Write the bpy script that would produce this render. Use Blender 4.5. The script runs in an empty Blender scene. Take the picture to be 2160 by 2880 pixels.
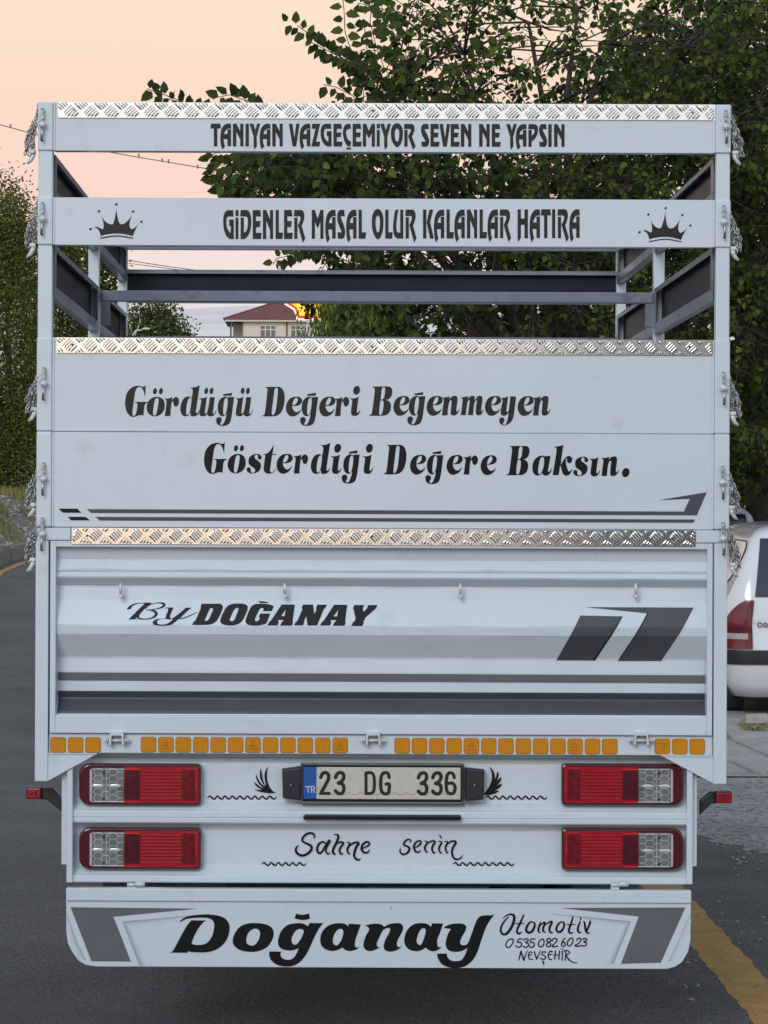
import bpy, bmesh, math, random
import numpy as np
from mathutils import Vector, Matrix
from mathutils.geometry import delaunay_2d_cdt

random.seed(7)
rng = np.random.default_rng(11)
sc = bpy.context.scene
col = sc.collection
rad = math.radians

# ------------------------------------------------------------------ camera
FPX, DCAM, HCAM, CX, CY, ROLL = 7800.0, 9.07, 1.75, 946.0, 1450.0, 0.0041
cd = bpy.data.cameras.new("camera")
cam = bpy.data.objects.new("camera", cd)
col.objects.link(cam)
sc.camera = cam
cd.sensor_width = 36.0
cd.lens = FPX * 36.0 / 2880.0
cd.shift_x = (1080 - CX) / 2880.0
cd.shift_y = (CY - 1440) / 2880.0
cd.clip_start, cd.clip_end = 0.1, 6000
cam.matrix_world = Matrix.Translation((0, -DCAM, HCAM)) @ Matrix.Rotation(rad(90), 4, 'X') @ Matrix.Rotation(ROLL, 4, 'Z')

# ------------------------------------------------------------------ sky and light
SUN_EL, SUN_ROT = 9.0, 197.0
w = bpy.data.worlds.new("World")
sc.world = w
w.use_nodes = True
nt = w.node_tree
nt.nodes.clear()
N = nt.nodes.new
L = nt.links.new
out = N("ShaderNodeOutputWorld")
sky = N("ShaderNodeTexSky")
sky.sky_type = 'NISHITA'
sky.sun_disc = False
sky.sun_elevation = rad(SUN_EL)
sky.sun_rotation = rad(SUN_ROT)
sky.dust_density = 0.6
bg_n = N("ShaderNodeBackground")
bg_n.inputs[1].default_value = 0.02
L(sky.outputs[0], bg_n.inputs[0])
tc = N("ShaderNodeTexCoord")
sep = N("ShaderNodeSeparateXYZ")
L(tc.outputs['Generated'], sep.inputs[0])

def ramp(stops):
    r = N("ShaderNodeValToRGB")
    e = r.color_ramp.elements
    while len(e) > 1:
        e.remove(e[-1])
    e[0].position = stops[0][0]
    e[0].color = (*stops[0][1], 1)
    for p, c in stops[1:]:
        k = e.new(p)
        k.color = (*c, 1)
    return r

# the sky away from the set sun: lilac at the skyline, pink, peach, then pale blue overhead
front = ramp([(0.0, (.56, .56, .66)), (.065, (.70, .66, .74)), (.085, (.86, .72, .72)), (.115, (.97, .63, .54)),
              (.15, (.99, .68, .53)), (.185, (1.0, .75, .56)), (.26, (.90, .76, .64)), (.45, (.54, .62, .72)), (1.0, (.35, .46, .62))])
# the sky on the sunset side: a broad pale glow
back = ramp([(0.0, (.88, .87, .87)), (.05, (1.08, 1.06, 1.05)), (.13, (1.04, 1.05, 1.08)), (.22, (.88, .95, 1.05)), (.38, (.68, .79, .95)),
             (.6, (.46, .58, .76)), (1.0, (.35, .46, .62))])
L(sep.outputs['Z'], front.inputs[0])
L(sep.outputs['Z'], back.inputs[0])
mr = N("ShaderNodeMapRange")
mr.interpolation_type = 'SMOOTHSTEP'
mr.inputs['From Min'].default_value = 0.35
mr.inputs['From Max'].default_value = -0.6
L(sep.outputs['Y'], mr.inputs['Value'])
mx = N("ShaderNodeMix")
mx.data_type = 'RGBA'
L(mr.outputs[0], mx.inputs[0])
L(front.outputs[0], mx.inputs[6])
L(back.outputs[0], mx.inputs[7])
bg = N("ShaderNodeBackground")
bg.inputs[1].default_value = 0.92
L(mx.outputs[2], bg.inputs[0])
add = N("ShaderNodeAddShader")
L(bg.outputs[0], add.inputs[0])
L(bg_n.outputs[0], add.inputs[1])
L(add.outputs[0], out.inputs[0])

sl = bpy.data.lights.new("sun", 'SUN')
sl.energy = 1.15
sl.angle = rad(25)
sl.color = (.95, .98, 1.0)
so = bpy.data.objects.new("sun", sl)
col.objects.link(so)
# glow of the sky where the sun went down, behind the camera and to the left
so.rotation_euler = Vector((.30, .80, -.46)).to_track_quat('-Z', 'Y').to_euler()

sc.view_settings.view_transform = 'Standard'
sc.view_settings.look = 'None'
sc.view_settings.exposure = 0.0
sc.view_settings.gamma = 1.0
sc.view_settings.use_curve_mapping = False
sc.cycles.max_bounces = 8
sc.cycles.transparent_max_bounces = 12
sc.cycles.use_denoising = True

# ------------------------------------------------------------------ helpers
def SY(Y):
    return FPX / (DCAM + Y)

def U(u, v, Y=0.0):
    """place (X, Z) of a point given in levelled picture units on the vertical plane at depth Y"""
    s = SY(Y)
    return (u - CX) / s, HCAM - (v - CY) / s

def P(px, py, Y=0.0):
    dx, dy = px - CX, py - CY
    return U(CX + dx + ROLL * dy, CY + dy - ROLL * dx, Y)

M = {}
def mat(name, base, rough=.5, metal=0.0, coat=0.0, var=0.0, vscale=8.0, bump=0.0, bscale=200.0, bump2=0.0, b2scale=3.0,
        dirt=None, spec=None, emit=None, estr=1.0, trans=0.0, subs=None, alpha=None, speck=None, ior=None):
    m = bpy.data.materials.new(name)
    m.use_nodes = True
    t = m.node_tree
    n, l = t.nodes, t.links
    b = n["Principled BSDF"]
    b.inputs['Base Color'].default_value = (*base, 1)
    b.inputs['Roughness'].default_value = rough
    b.inputs['Metallic'].default_value = metal
    b.inputs['Coat Weight'].default_value = coat
    b.inputs['Coat Roughness'].default_value = .08
    if ior: b.inputs['IOR'].default_value = ior
    if spec is not None: b.inputs['Specular IOR Level'].default_value = spec
    if trans: b.inputs['Transmission Weight'].default_value = trans
    if emit:
        b.inputs['Emission Color'].default_value = (*emit, 1)
        b.inputs['Emission Strength'].default_value = estr
    co = n.new("ShaderNodeTexCoord")
    src = None
    def noise(scale, detail=4, r=.55):
        x = n.new("ShaderNodeTexNoise")
        x.inputs['Scale'].default_value = scale
        x.inputs['Detail'].default_value = detail
        x.inputs['Roughness'].default_value = r
        l.new(co.outputs['Object'], x.inputs['Vector'])
        return x
    if var:
        x = noise(vscale, 5)
        r = n.new("ShaderNodeValToRGB")
        r.color_ramp.elements[0].position = .3
        r.color_ramp.elements[1].position = .7
        r.color_ramp.elements[0].color = (*[c * (1 - var) for c in base], 1)
        r.color_ramp.elements[1].color = (*[min(1, c * (1 + var)) for c in base], 1)
        l.new(x.outputs[0], r.inputs[0])
        src = r.outputs[0]
    for d in (dirt or []):
        # (colour, scale, low, high): blotches or specks of another colour
        x = noise(d[1], d[4] if len(d) > 4 else 3, .6)
        r = n.new("ShaderNodeMapRange")
        r.inputs['From Min'].default_value = d[2]
        r.inputs['From Max'].default_value = d[3]
        l.new(x.outputs[0], r.inputs['Value'])
        k = n.new("ShaderNodeMix")
        k.data_type = 'RGBA'
        l.new(r.outputs[0], k.inputs[0])
        if src is None:
            k.inputs[6].default_value = (*base, 1)
        else:
            l.new(src, k.inputs[6])
        k.inputs[7].default_value = (*d[0], 1)
        src = k.outputs[2]
    if src is not None:
        l.new(src, b.inputs['Base Color'])
    h = None
    if bump:
        x = noise(bscale, 3)
        bb = n.new("ShaderNodeBump")
        bb.inputs['Strength'].default_value = bump
        bb.inputs['Distance'].default_value = 1.0 / bscale
        l.new(x.outputs[0], bb.inputs['Height'])
        h = bb
    if bump2:
        x = noise(b2scale, 2, .4)
        bb = n.new("ShaderNodeBump")
        bb.inputs['Strength'].default_value = 1.0
        bb.inputs['Distance'].default_value = bump2
        l.new(x.outputs[0], bb.inputs['Height'])
        if h: l.new(h.outputs[0], bb.inputs['Normal'])
        h = bb
    if h:
        l.new(h.outputs[0], b.inputs['Normal'])
        if coat: l.new(h.outputs[0], b.inputs['Coat Normal'])
    M[name] = m
    return m

def leafmat(name, dark, light, tr=.35, scale=1.3):
    m = bpy.data.materials.new(name)
    m.use_nodes = True
    t = m.node_tree
    n, l = t.nodes, t.links
    n.clear()
    o = n.new("ShaderNodeOutputMaterial")
    b = n.new("ShaderNodeBsdfPrincipled")
    b.inputs['Roughness'].default_value = .6
    b.inputs['Specular IOR Level'].default_value = .2
    tl = n.new("ShaderNodeBsdfTranslucent")
    mix = n.new("ShaderNodeMixShader")
    mix.inputs[0].default_value = tr
    at = n.new("ShaderNodeAttribute")
    at.attribute_name = "tone"
    r = n.new("ShaderNodeValToRGB")
    r.color_ramp.elements[0].color = (*dark, 1)
    r.color_ramp.elements[1].color = (*light, 1)
    l.new(at.outputs['Fac'], r.inputs[0])
    l.new(r.outputs[0], b.inputs['Base Color'])
    l.new(r.outputs[0], tl.inputs[0])
    l.new(b.outputs[0], mix.inputs[1])
    l.new(tl.outputs[0], mix.inputs[2])
    l.new(mix.outputs[0], o.inputs[0])
    M[name] = m
    return m

def empty(name, loc=(0, 0, 0), label=None, cat=None, group=None, kind=None, parent=None):
    o = bpy.data.objects.new(name, None)
    o.location = loc
    col.objects.link(o)
    return tag(o, label, cat, group, kind, parent)

def tag(o, label=None, cat=None, group=None, kind=None, parent=None):
    if label: o['label'] = label
    if cat: o['category'] = cat
    if group: o['group'] = group
    if kind: o['kind'] = kind
    if parent: 
        o.parent = parent
        o.matrix_parent_inverse = world_mat(parent).inverted()
    return o

def world_mat(o):
    m = Matrix.LocRotScale(o.location, o.rotation_euler, o.scale)
    if o.parent:
        return world_mat(o.parent) @ o.matrix_parent_inverse @ m
    return m

class MB:
    def __init__(s):
        s.v, s.f, s.sm = [], [], []
    def add(s, vs, fs, smooth=False):
        k = len(s.v)
        s.v += [tuple(p) for p in vs]
        s.f += [tuple(i + k for i in f) for f in fs]
        s.sm += [smooth] * len(fs)
        return s
    def box(s, x0, x1, y0, y1, z0, z1, bev=0.0, seg=2):
        if bev <= 0:
            vs = [(x, y, z) for z in (z0, z1) for y in (y0, y1) for x in (x0, x1)]
            return s.add(vs, [(0, 2, 3, 1), (4, 5, 7, 6), (0, 1, 5, 4), (2, 6, 7, 3), (0, 4, 6, 2), (1, 3, 7, 5)])
        bm = bmesh.new()
        bmesh.ops.create_cube(bm, size=1)
        bmesh.ops.scale(bm, vec=(abs(x1 - x0), abs(y1 - y0), abs(z1 - z0)), verts=bm.verts)
        bmesh.ops.translate(bm, vec=((x0 + x1) / 2, (y0 + y1) / 2, (z0 + z1) / 2), verts=bm.verts)
        bmesh.ops.bevel(bm, geom=bm.edges[:], offset=bev, segments=seg, profile=.5, affect='EDGES')
        return s.addbm(bm)
    def addbm(s, bm, smooth=False):
        bm.verts.index_update()
        s.add([v.co for v in bm.verts], [[v.index for v in f.verts] for f in bm.faces], smooth)
        bm.free()
        return s
    def ubox(s, u0, u1, v0, v1, y0, y1, bev=0.0, seg=2):
        """box whose rear-facing side has its outline in levelled picture units on the plane Y=0"""
        x0, z1 = U(u0, v0)
        x1, z0 = U(u1, v1)
        return s.box(x0, x1, y0, y1, z0, z1, bev, seg)
    def prism(s, pts, y0, y1, bev=0.0, seg=2, smooth=False):
        """pts: (x,z) outline; extruded from y0 (towards the camera) to y1"""
        bm = bmesh.new()
        a = [bm.verts.new((x, y0, z)) for x, z in pts]
        f = bm.faces.new(a)
        bmesh.ops.recalc_face_normals(bm, faces=[f])
        r = bmesh.ops.extrude_face_region(bm, geom=[f])
        vs = [g for g in r['geom'] if isinstance(g, bmesh.types.BMVert)]
        bmesh.ops.translate(bm, vec=(0, y1 - y0, 0), verts=vs)
        bmesh.ops.recalc_face_normals(bm, faces=bm.faces[:])
        if bev > 0:
            ed = [e for e in bm.edges if all(abs(v.co.y - y0) < 1e-7 for v in e.verts)]
            bmesh.ops.bevel(bm, geom=ed, offset=bev, segments=seg, profile=.5, affect='EDGES')
        return s.addbm(bm, smooth)
    def tube(s, pts, r, n=6, cap=True):
        pts = [Vector(p) for p in pts]
        rs = r if isinstance(r, (list, tuple)) else [r] * len(pts)
        k = len(s.v)
        up = None
        for i, p in enumerate(pts):
            d = (pts[min(i + 1, len(pts) - 1)] - pts[max(i - 1, 0)])
            if d.length < 1e-9: d = Vector((0, 0, 1))
            d.normalize()
            if up is None:
                up = d.orthogonal().normalized()
            up = (up - d * up.dot(d))
            if up.length < 1e-6: up = d.orthogonal()
            up.normalize()
            sd = d.cross(up)
            for j in range(n):
                a = 2 * math.pi * j / n
                s.v.append(tuple(p + (up * math.cos(a) + sd * math.sin(a)) * rs[i]))
        for i in range(len(pts) - 1):
            for j in range(n):
                a, b = k + i * n + j, k + i * n + (j + 1) % n
                s.f.append((a, b, b + n, a + n))
                s.sm.append(True)
        if cap:
            s.f.append(tuple(k + j for j in range(n))[::-1])
            s.f.append(tuple(k + (len(pts) - 1) * n + j for j in range(n)))
            s.sm += [False, False]
        return s
    def ball(s, c, r, nu=12, nv=8):
        rx, ry, rz = r if isinstance(r, (tuple, list)) else (r, r, r)
        bm = bmesh.new()
        bmesh.ops.create_uvsphere(bm, u_segments=nu, v_segments=nv, radius=1)
        bmesh.ops.scale(bm, vec=(rx, ry, rz), verts=bm.verts)
        bmesh.ops.translate(bm, vec=c, verts=bm.verts)
        return s.addbm(bm, True)
    def ring(s, c, ax, ay, R1, R2, r, n=14, m=5):
        """torus: centre, two axes, radii along each, wire radius"""
        ax, ay = Vector(ax).normalized(), Vector(ay).normalized()
        pts = [Vector(c) + ax * R1 * math.cos(2 * math.pi * i / n) + ay * R2 * math.sin(2 * math.pi * i / n) for i in range(n)]
        nz = ax.cross(ay)
        k = len(s.v)
        for i, p in enumerate(pts):
            o = (ax * math.cos(2 * math.pi * i / n) / max(R1, 1e-6) + ay * math.sin(2 * math.pi * i / n) / max(R2, 1e-6)).normalized()
            for j in range(m):
                a = 2 * math.pi * j / m
                s.v.append(tuple(p + (o * math.cos(a) + nz * math.sin(a)) * r))
        for i in range(n):
            for j in range(m):
                s.f.append((k + i * m + j, k + i * m + (j + 1) % m, k + ((i + 1) % n) * m + (j + 1) % m, k + ((i + 1) % n) * m + j))
                s.sm.append(True)
        return s
    def build(s, name, m, parent=None, **kw):
        me = bpy.data.meshes.new(name)
        me.from_pydata(s.v, [], s.f)
        me.polygons.foreach_set("use_smooth", s.sm)
        me.update()
        ms = m if isinstance(m, (list, tuple)) else [m]
        for x in ms:
            me.materials.append(M[x] if isinstance(x, str) else x)
        o = bpy.data.objects.new(name, me)
        col.objects.link(o)
        return tag(o, parent=parent, **kw)

def link_copy(o, parent=None, name=None):
    c = o.copy()
    col.objects.link(c)
    if parent:
        mi = c.matrix_parent_inverse.copy()
        c.parent = parent
        c.matrix_parent_inverse = mi
    return c

def rrect(x0, x1, z0, z1, rs, n=6):
    """rounded rectangle outline, radii for corners in order left-bottom, right-bottom, right-top, left-top"""
    if not isinstance(rs, (list, tuple)): rs = [rs] * 4
    out_ = []
    for (cx_, cz_, a0, r) in ((x0, z0, 180, rs[0]), (x1, z0, 270, rs[1]), (x1, z1, 0, rs[2]), (x0, z1, 90, rs[3])):
        sx = 1 if cx_ == x0 else -1
        sz = 1 if cz_ == z0 else -1
        for i in range(n + 1):
            a = rad(a0 + 90 * i / n)
            out_.append((cx_ + sx * r + r * math.cos(a), cz_ + sz * r + r * math.sin(a)))
    return out_

# ------------------------------------------------------------------ lettering
# an outline is "x,y ~x,y ..." where ~ marks a point the curve runs smoothly through;
# '-' in front of an outline cuts it out, 'S' draws a brush stroke of x,y,width, 'E' an ellipse
def curve(pts, closed=True, sub=5):
    n = len(pts)
    res = []
    rngi = range(n) if closed else range(n - 1)
    for i in rngi:
        p0, p1, p2, p3 = pts[(i - 1) % n], pts[i], pts[(i + 1) % n], pts[(i + 2) % n]
        if not closed:
            if i == 0: p0 = pts[0]
            if i == n - 2: p3 = pts[n - 1]
        res.append(p1[:-1])
        if not p1[-1] and not p2[-1]:
            continue
        d = math.hypot(p2[0] - p1[0], p2[1] - p1[1])
        def tan(a, b, c, sm):
            if not sm: return None
            tx, ty = c[0] - a[0], c[1] - a[1]
            q = math.hypot(tx, ty) or 1
            return (tx / q, ty / q)
        t1, t2 = tan(p0, p1, p2, p1[-1]), tan(p1, p2, p3, p2[-1])
        ch = ((p2[0] - p1[0]) / (d or 1), (p2[1] - p1[1]) / (d or 1))
        if t1 is None: t1 = ch if t2 is None else (2 * ch[0] - t2[0], 2 * ch[1] - t2[1])
        if t2 is None: t2 = (2 * ch[0] - t1[0], 2 * ch[1] - t1[1])
        for k in range(1, sub):
            t = k / sub
            h1, h2, h3, h4 = 2*t**3 - 3*t*t + 1, t**3 - 2*t*t + t, -2*t**3 + 3*t*t, t**3 - t*t
            q = [h1 * p1[0] + h2 * d * t1[0] + h3 * p2[0] + h4 * d * t2[0],
                 h1 * p1[1] + h2 * d * t1[1] + h3 * p2[1] + h4 * d * t2[1]]
            if len(p1) > 3:
                q.append(p1[2] * (1 - t) + p2[2] * t)
            res.append(tuple(q))
    if not closed: res.append(pts[-1][:-1])
    return res

def parse(sh):
    pos, neg = [], []
    for d in sh:
        sign = 1
        if d[0] == '-':
            sign, d = -1, d[1:]
        if d[0] == 'E':
            cx_, cy_, rx, ry = [float(q) for q in d[1:].split(',')]
            pts = [(cx_ + rx * math.cos(2 * math.pi * i / 16) - 0.12 * ry * math.sin(2 * math.pi * i / 16), cy_ + ry * math.sin(2 * math.pi * i / 16)) for i in range(16)]
            (pos if sign > 0 else neg).append(pts)
            continue
        if d[0] == 'S':
            wdef = None
            body = d[1:]
            if ':' in body:
                a, body = body.split(':')
                wdef = float(a)
            P_ = []
            for q in body.split():
                c = [float(x) for x in q.split(',')]
                if len(c) == 2: c.append(wdef)
                P_.append((c[0], c[1], c[2], True))
            closed = len(P_) > 3 and P_[0][:2] == P_[-1][:2]
            line = curve(P_, False, 5)
            lt, rt = [], []
            for i, p in enumerate(line):
                a, b = line[max(0, i - 1)], line[min(len(line) - 1, i + 1)]
                tx, ty = b[0] - a[0], b[1] - a[1]
                q = math.hypot(tx, ty) or 1
                nx, ny = -ty / q * p[2] / 2, tx / q * p[2] / 2
                lt.append((p[0] + nx, p[1] + ny))
                rt.append((p[0] - nx, p[1] - ny))
            def cap(i, j, w_):
                # rounded end from point side a to side b
                p, q = line[i], line[j]
                tx, ty = p[0] - q[0], p[1] - q[1]
                L_ = math.hypot(tx, ty) or 1
                a0 = math.atan2(ty, tx)
                return [(p[0] + w_ * math.cos(a0 + k), p[1] + w_ * math.sin(a0 + k)) for k in ((.9, .3, -.3, -.9) if w_ > 1.2 else (0,))]
            if closed:
                (pos if sign > 0 else neg).append(lt + [lt[0]] + rt[::-1] + [rt[-1]])
            else:
                (pos if sign > 0 else neg).append(lt + cap(len(line) - 1, len(line) - 2, line[-1][2] / 2) + rt[::-1] + cap(0, 1, line[0][2] / 2))
            continue
        pts = []
        for q in d.split():
            smt = q[0] == '~'
            x, y = q.lstrip('~').split(',')
            pts.append((float(x), float(y), smt))
        (pos if sign > 0 else neg).append(curve(pts))
    return pos, neg

def winding(poly, pts):
    """winding number of a closed polygon about many points"""
    a = np.asarray(poly, float)
    b = np.roll(a, -1, axis=0)
    x, y = pts[:, 0][:, None], pts[:, 1][:, None]
    up = (a[None, :, 1] <= y) & (b[None, :, 1] > y)
    dn = (a[None, :, 1] > y) & (b[None, :, 1] <= y)
    cr = (b[None, :, 0] - a[None, :, 0]) * (y - a[None, :, 1]) - (x - a[None, :, 0]) * (b[None, :, 1] - a[None, :, 1])
    return (up & (cr > 0)).sum(1) - (dn & (cr < 0)).sum(1)

def fill(pos, neg):
    """triangles of (union of pos) minus (union of neg)"""
    vs, es, polys = [], [], []
    for k_, poly in enumerate(pos + neg):
        cl = []
        for p in poly:
            if not cl or (abs(p[0] - cl[-1][0]) + abs(p[1] - cl[-1][1])) > 1e-5:
                cl.append((p[0], p[1]))
        if len(cl) > 1 and abs(cl[0][0] - cl[-1][0]) + abs(cl[0][1] - cl[-1][1]) < 1e-5: cl.pop()
        if len(cl) < 3: continue
        k = len(vs)
        vs += [Vector(p) for p in cl]
        es += [(k + i, k + (i + 1) % len(cl)) for i in range(len(cl))]
        polys.append((cl, k_ < len(pos)))
    r = delaunay_2d_cdt(vs, es, [], 0, 1e-5)
    ov, of = [tuple(v) for v in r[0]], r[2]
    if not of: return [], []
    cen = np.array([[sum(ov[i][0] for i in f) / len(f), sum(ov[i][1] for i in f) / len(f)] for f in of])
    inn, out_ = np.zeros(len(of), bool), np.zeros(len(of), bool)
    for cl, ps in polys:
        w_ = winding(cl, cen) != 0
        if ps: inn |= w_
        else: out_ |= w_
    keep = [tuple(f) for f, a, b in zip(of, inn, out_) if a and not b]
    return ov, keep

_gc = {}
def glyph_tris(key, sh):
    if key not in _gc:
        _gc[key] = fill(*parse(sh))
    return _gc[key]

def decal(name, m, parent, items, Yf, plane=P, **kw):
    """items: (key, shapes, fn) where fn maps outline units to picture units; Yf(v)->depth"""
    mb = MB()
    for key, sh, fn in items:
        vs, fs = glyph_tris(key, sh)
        out_ = []
        for (x, y) in vs:
            u, v = fn(x, y)
            X, Z = plane(u, v)
            out_.append((X, Yf, Z))
        # face the camera
        ff = []
        for f in fs:
            a, b, c = [out_[i] for i in f[:3]]
            cr = (b[0]-a[0])*(c[2]-a[2]) - (b[2]-a[2])*(c[0]-a[0])
            ff.append(tuple(f) if cr > 0 else tuple(f)[::-1])
        mb.add(out_, ff)
    return mb.build(name, m, parent, **kw)
# ------------------------------------------------------------------ materials
PAINT = (.605, .668, .715)
mat("truck_paint", PAINT, rough=.38, coat=.45, var=.025, vscale=2.5, bump2=.0016, b2scale=1.6, dirt=[((.46, .48, .49), 260, .68, .76, 2), ((.52, .56, .58), 9, .60, .80, 5)])
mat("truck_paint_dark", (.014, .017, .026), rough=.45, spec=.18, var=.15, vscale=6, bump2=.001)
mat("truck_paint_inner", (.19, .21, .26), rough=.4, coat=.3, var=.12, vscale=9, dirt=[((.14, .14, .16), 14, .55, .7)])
mat("vinyl_black", (.006, .006, .007), rough=.42, var=.2, vscale=60, spec=.22)
mat("vinyl_charcoal", (.026, .022, .021), rough=.45, var=.2, vscale=40, spec=.25, dirt=[((.05, .036, .030), 120, .62, .72)])
mat("vinyl_grey", (.125, .129, .140), rough=.42, spec=.3, var=.05)
mat("vinyl_slate", (.068, .071, .081), rough=.4, spec=.35, var=.08)
mat("aluminium", (.80, .79, .78), rough=.13, metal=1.0, var=.05, vscale=30, bump=.03, bscale=400)
mat("zinc", (.42, .43, .43), rough=.38, metal=.85, var=.3, vscale=300)
mat("zinc_pale", (.62, .65, .64), rough=.45, metal=.2, var=.08, vscale=100)
mat("steel_dark", (.05, .05, .055), rough=.5, metal=.5)
mat("amber", (.60, .225, .001), rough=.5, spec=.25, coat=0, var=.12, vscale=420, bump=.5, bscale=420)
mat("amber_edge", (.30, .12, .03), rough=.5)
mat("amber_mark", (.22, .09, .01), rough=.5)
mat("lamp_red", (.36, .002, .010), rough=.18, coat=1.0, var=.15, vscale=30)
mat("lamp_red_dark", (.075, .002, .008), rough=.15, coat=1.0, var=.3, vscale=40)
mat("lamp_housing", (.060, .003, .008), rough=.15, coat=1.0)
mat("lamp_clear", (.20, .205, .21), rough=.22, metal=.3, coat=.6, var=.35, vscale=30)
mat("lamp_wire", (.80, .80, .80), rough=.3, coat=.5)
mat("chrome", (.55, .56, .57), rough=.15, metal=1.0)
mat("black_plastic", (.016, .016, .018), rough=.42, var=.1, bump=.1, bscale=300)
mat("black_gloss", (.008, .008, .009), rough=.12, coat=1.0)
mat("plate_white", (.56, .52, .46), rough=.4, coat=.3, var=.06, vscale=40, dirt=[((.34, .29, .24), 260, .60, .70, 3), ((.40, .35, .30), 34, .60, .78, 5)])
mat("plate_blue", (.010, .085, .34), rough=.35, coat=.3, var=.15, vscale=50)
mat("plate_black", (.012, .012, .012), rough=.3, coat=.4)
mat("plate_text_white", (.6, .62, .66), rough=.4)
mat("tyre", (.02, .02, .02), rough=.85, bump=.2, bscale=80)
mat("asphalt", (.100, .094, .091), rough=.88, var=.25, vscale=1.1, bump=1.0, bscale=90, bump2=.004, b2scale=8,
    dirt=[((.24, .23, .22), 95, .58, .66, 2), ((.018, .018, .020), 80, .58, .66, 2), ((.060, .058, .058), .7, .52, .72, 5)])
mat("asphalt_coarse", (.32, .305, .29), rough=.9, var=.25, vscale=2.2, bump=1.0, bscale=45, bump2=.02, b2scale=18,
    dirt=[((.10, .098, .095), 26, .50, .64, 4), ((.38, .36, .34), 70, .60, .72, 3)])
mat("concrete", (.36, .34, .32), rough=.9, var=.18, vscale=3, bump=.8, bscale=60, dirt=[((.34, .32, .30), 7, .50, .72, 5), ((.52, .50, .47), 30, .60, .75)])
mat("mortar", (.30, .285, .27), rough=.95, var=.3, vscale=20)
mat("yellow_line", (.46, .255, .075), rough=.85, var=.18, vscale=9, bump=.8, bscale=200,
    dirt=[((.075, .065, .05), 24, .60, .72, 6), ((.40, .27, .09), 60, .62, .74)])
mat("soil", (.10, .095, .06), rough=.95, var=.3, vscale=1.5, bump=.8, bscale=12, dirt=[((.045, .055, .02), 2.2, .48, .62, 6)])
mat("gravel_soil", (.22, .187, .155), rough=.95, var=.3, vscale=6, bump=.9, bscale=25, dirt=[((.06, .07, .03), 3.0, .55, .65, 5)])
mat("stone", (.38, .33, .29), rough=.9, var=.25, vscale=12, bump=.6, bscale=40)
mat("kerb_concrete", (.20, .19, .175), rough=.9, var=.3, vscale=5, bump=.6, bscale=30, dirt=[((.30, .29, .26), 16, .60, .72)])
mat("grass_blade", (.20, .19, .06), rough=.8, var=.4, vscale=3)
mat("bark", (.060, .048, .038), rough=.9, var=.35, vscale=10, bump=.8, bscale=25)
leafmat("leaf_mulberry", (.010, .020, .004), (.165, .23, .036), .30)
leafmat("leaf_olive", (.036, .050, .010), (.26, .29, .060), .30)
leafmat("leaf_fine", (.032, .055, .012), (.24, .31, .07), .30)
mat("car_white", (.70, .71, .71), rough=.22, coat=1.0, var=.02)
mat("car_silver", (.42, .44, .47), rough=.3, coat=1.0)
mat("car_glass", (.012, .014, .018), rough=.04, coat=1.0, spec=.8)
mat("car_lamp", (.14, .002, .007), rough=.25, coat=.35, var=.4, vscale=20)
mat("car_lamp_dark", (.09, .010, .010), rough=.12, coat=1.0)
mat("car_lamp_clear", (.42, .38, .36), rough=.15, coat=1.0, var=.3, vscale=60)
mat("roof_tile", (.20, .070, .058), rough=.85, var=.18, vscale=1.6, bump=.6, bscale=3)
mat("house_wall", (.74, .63, .52), rough=.9, var=.05, vscale=.6)
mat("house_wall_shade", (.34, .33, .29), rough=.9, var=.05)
mat("house_trim", (.66, .62, .56), rough=.7)
mat("house_pipe", (.14, .065, .04), rough=.6)
mat("window_glass", (.045, .060, .075), rough=.08, coat=1.0)
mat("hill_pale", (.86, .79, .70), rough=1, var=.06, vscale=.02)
mat("hill_lilac_haze", (.84, .74, .72), rough=1, var=.10, vscale=.008)  # distance haze painted into the ridge colour, no volume
mat("sign_yellow", (.9, .50, .02), rough=.4, emit=(1.0, .50, .012), estr=1.3)
mat("sign_red", (.7, .02, .01), rough=.4, emit=(.9, .025, .012), estr=1.2)
mat("sign_white", (.8, .7, .6), rough=.4, emit=(1.0, .78, .55), estr=1.0)
mat("sign_line", (.5, .16, .02), rough=.4, emit=(.70, .18, .01), estr=.7)
mat("wire", (.22, .16, .14), rough=.6)
mat("lamp_post", (.55, .56, .56), rough=.5, metal=.2)

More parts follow.
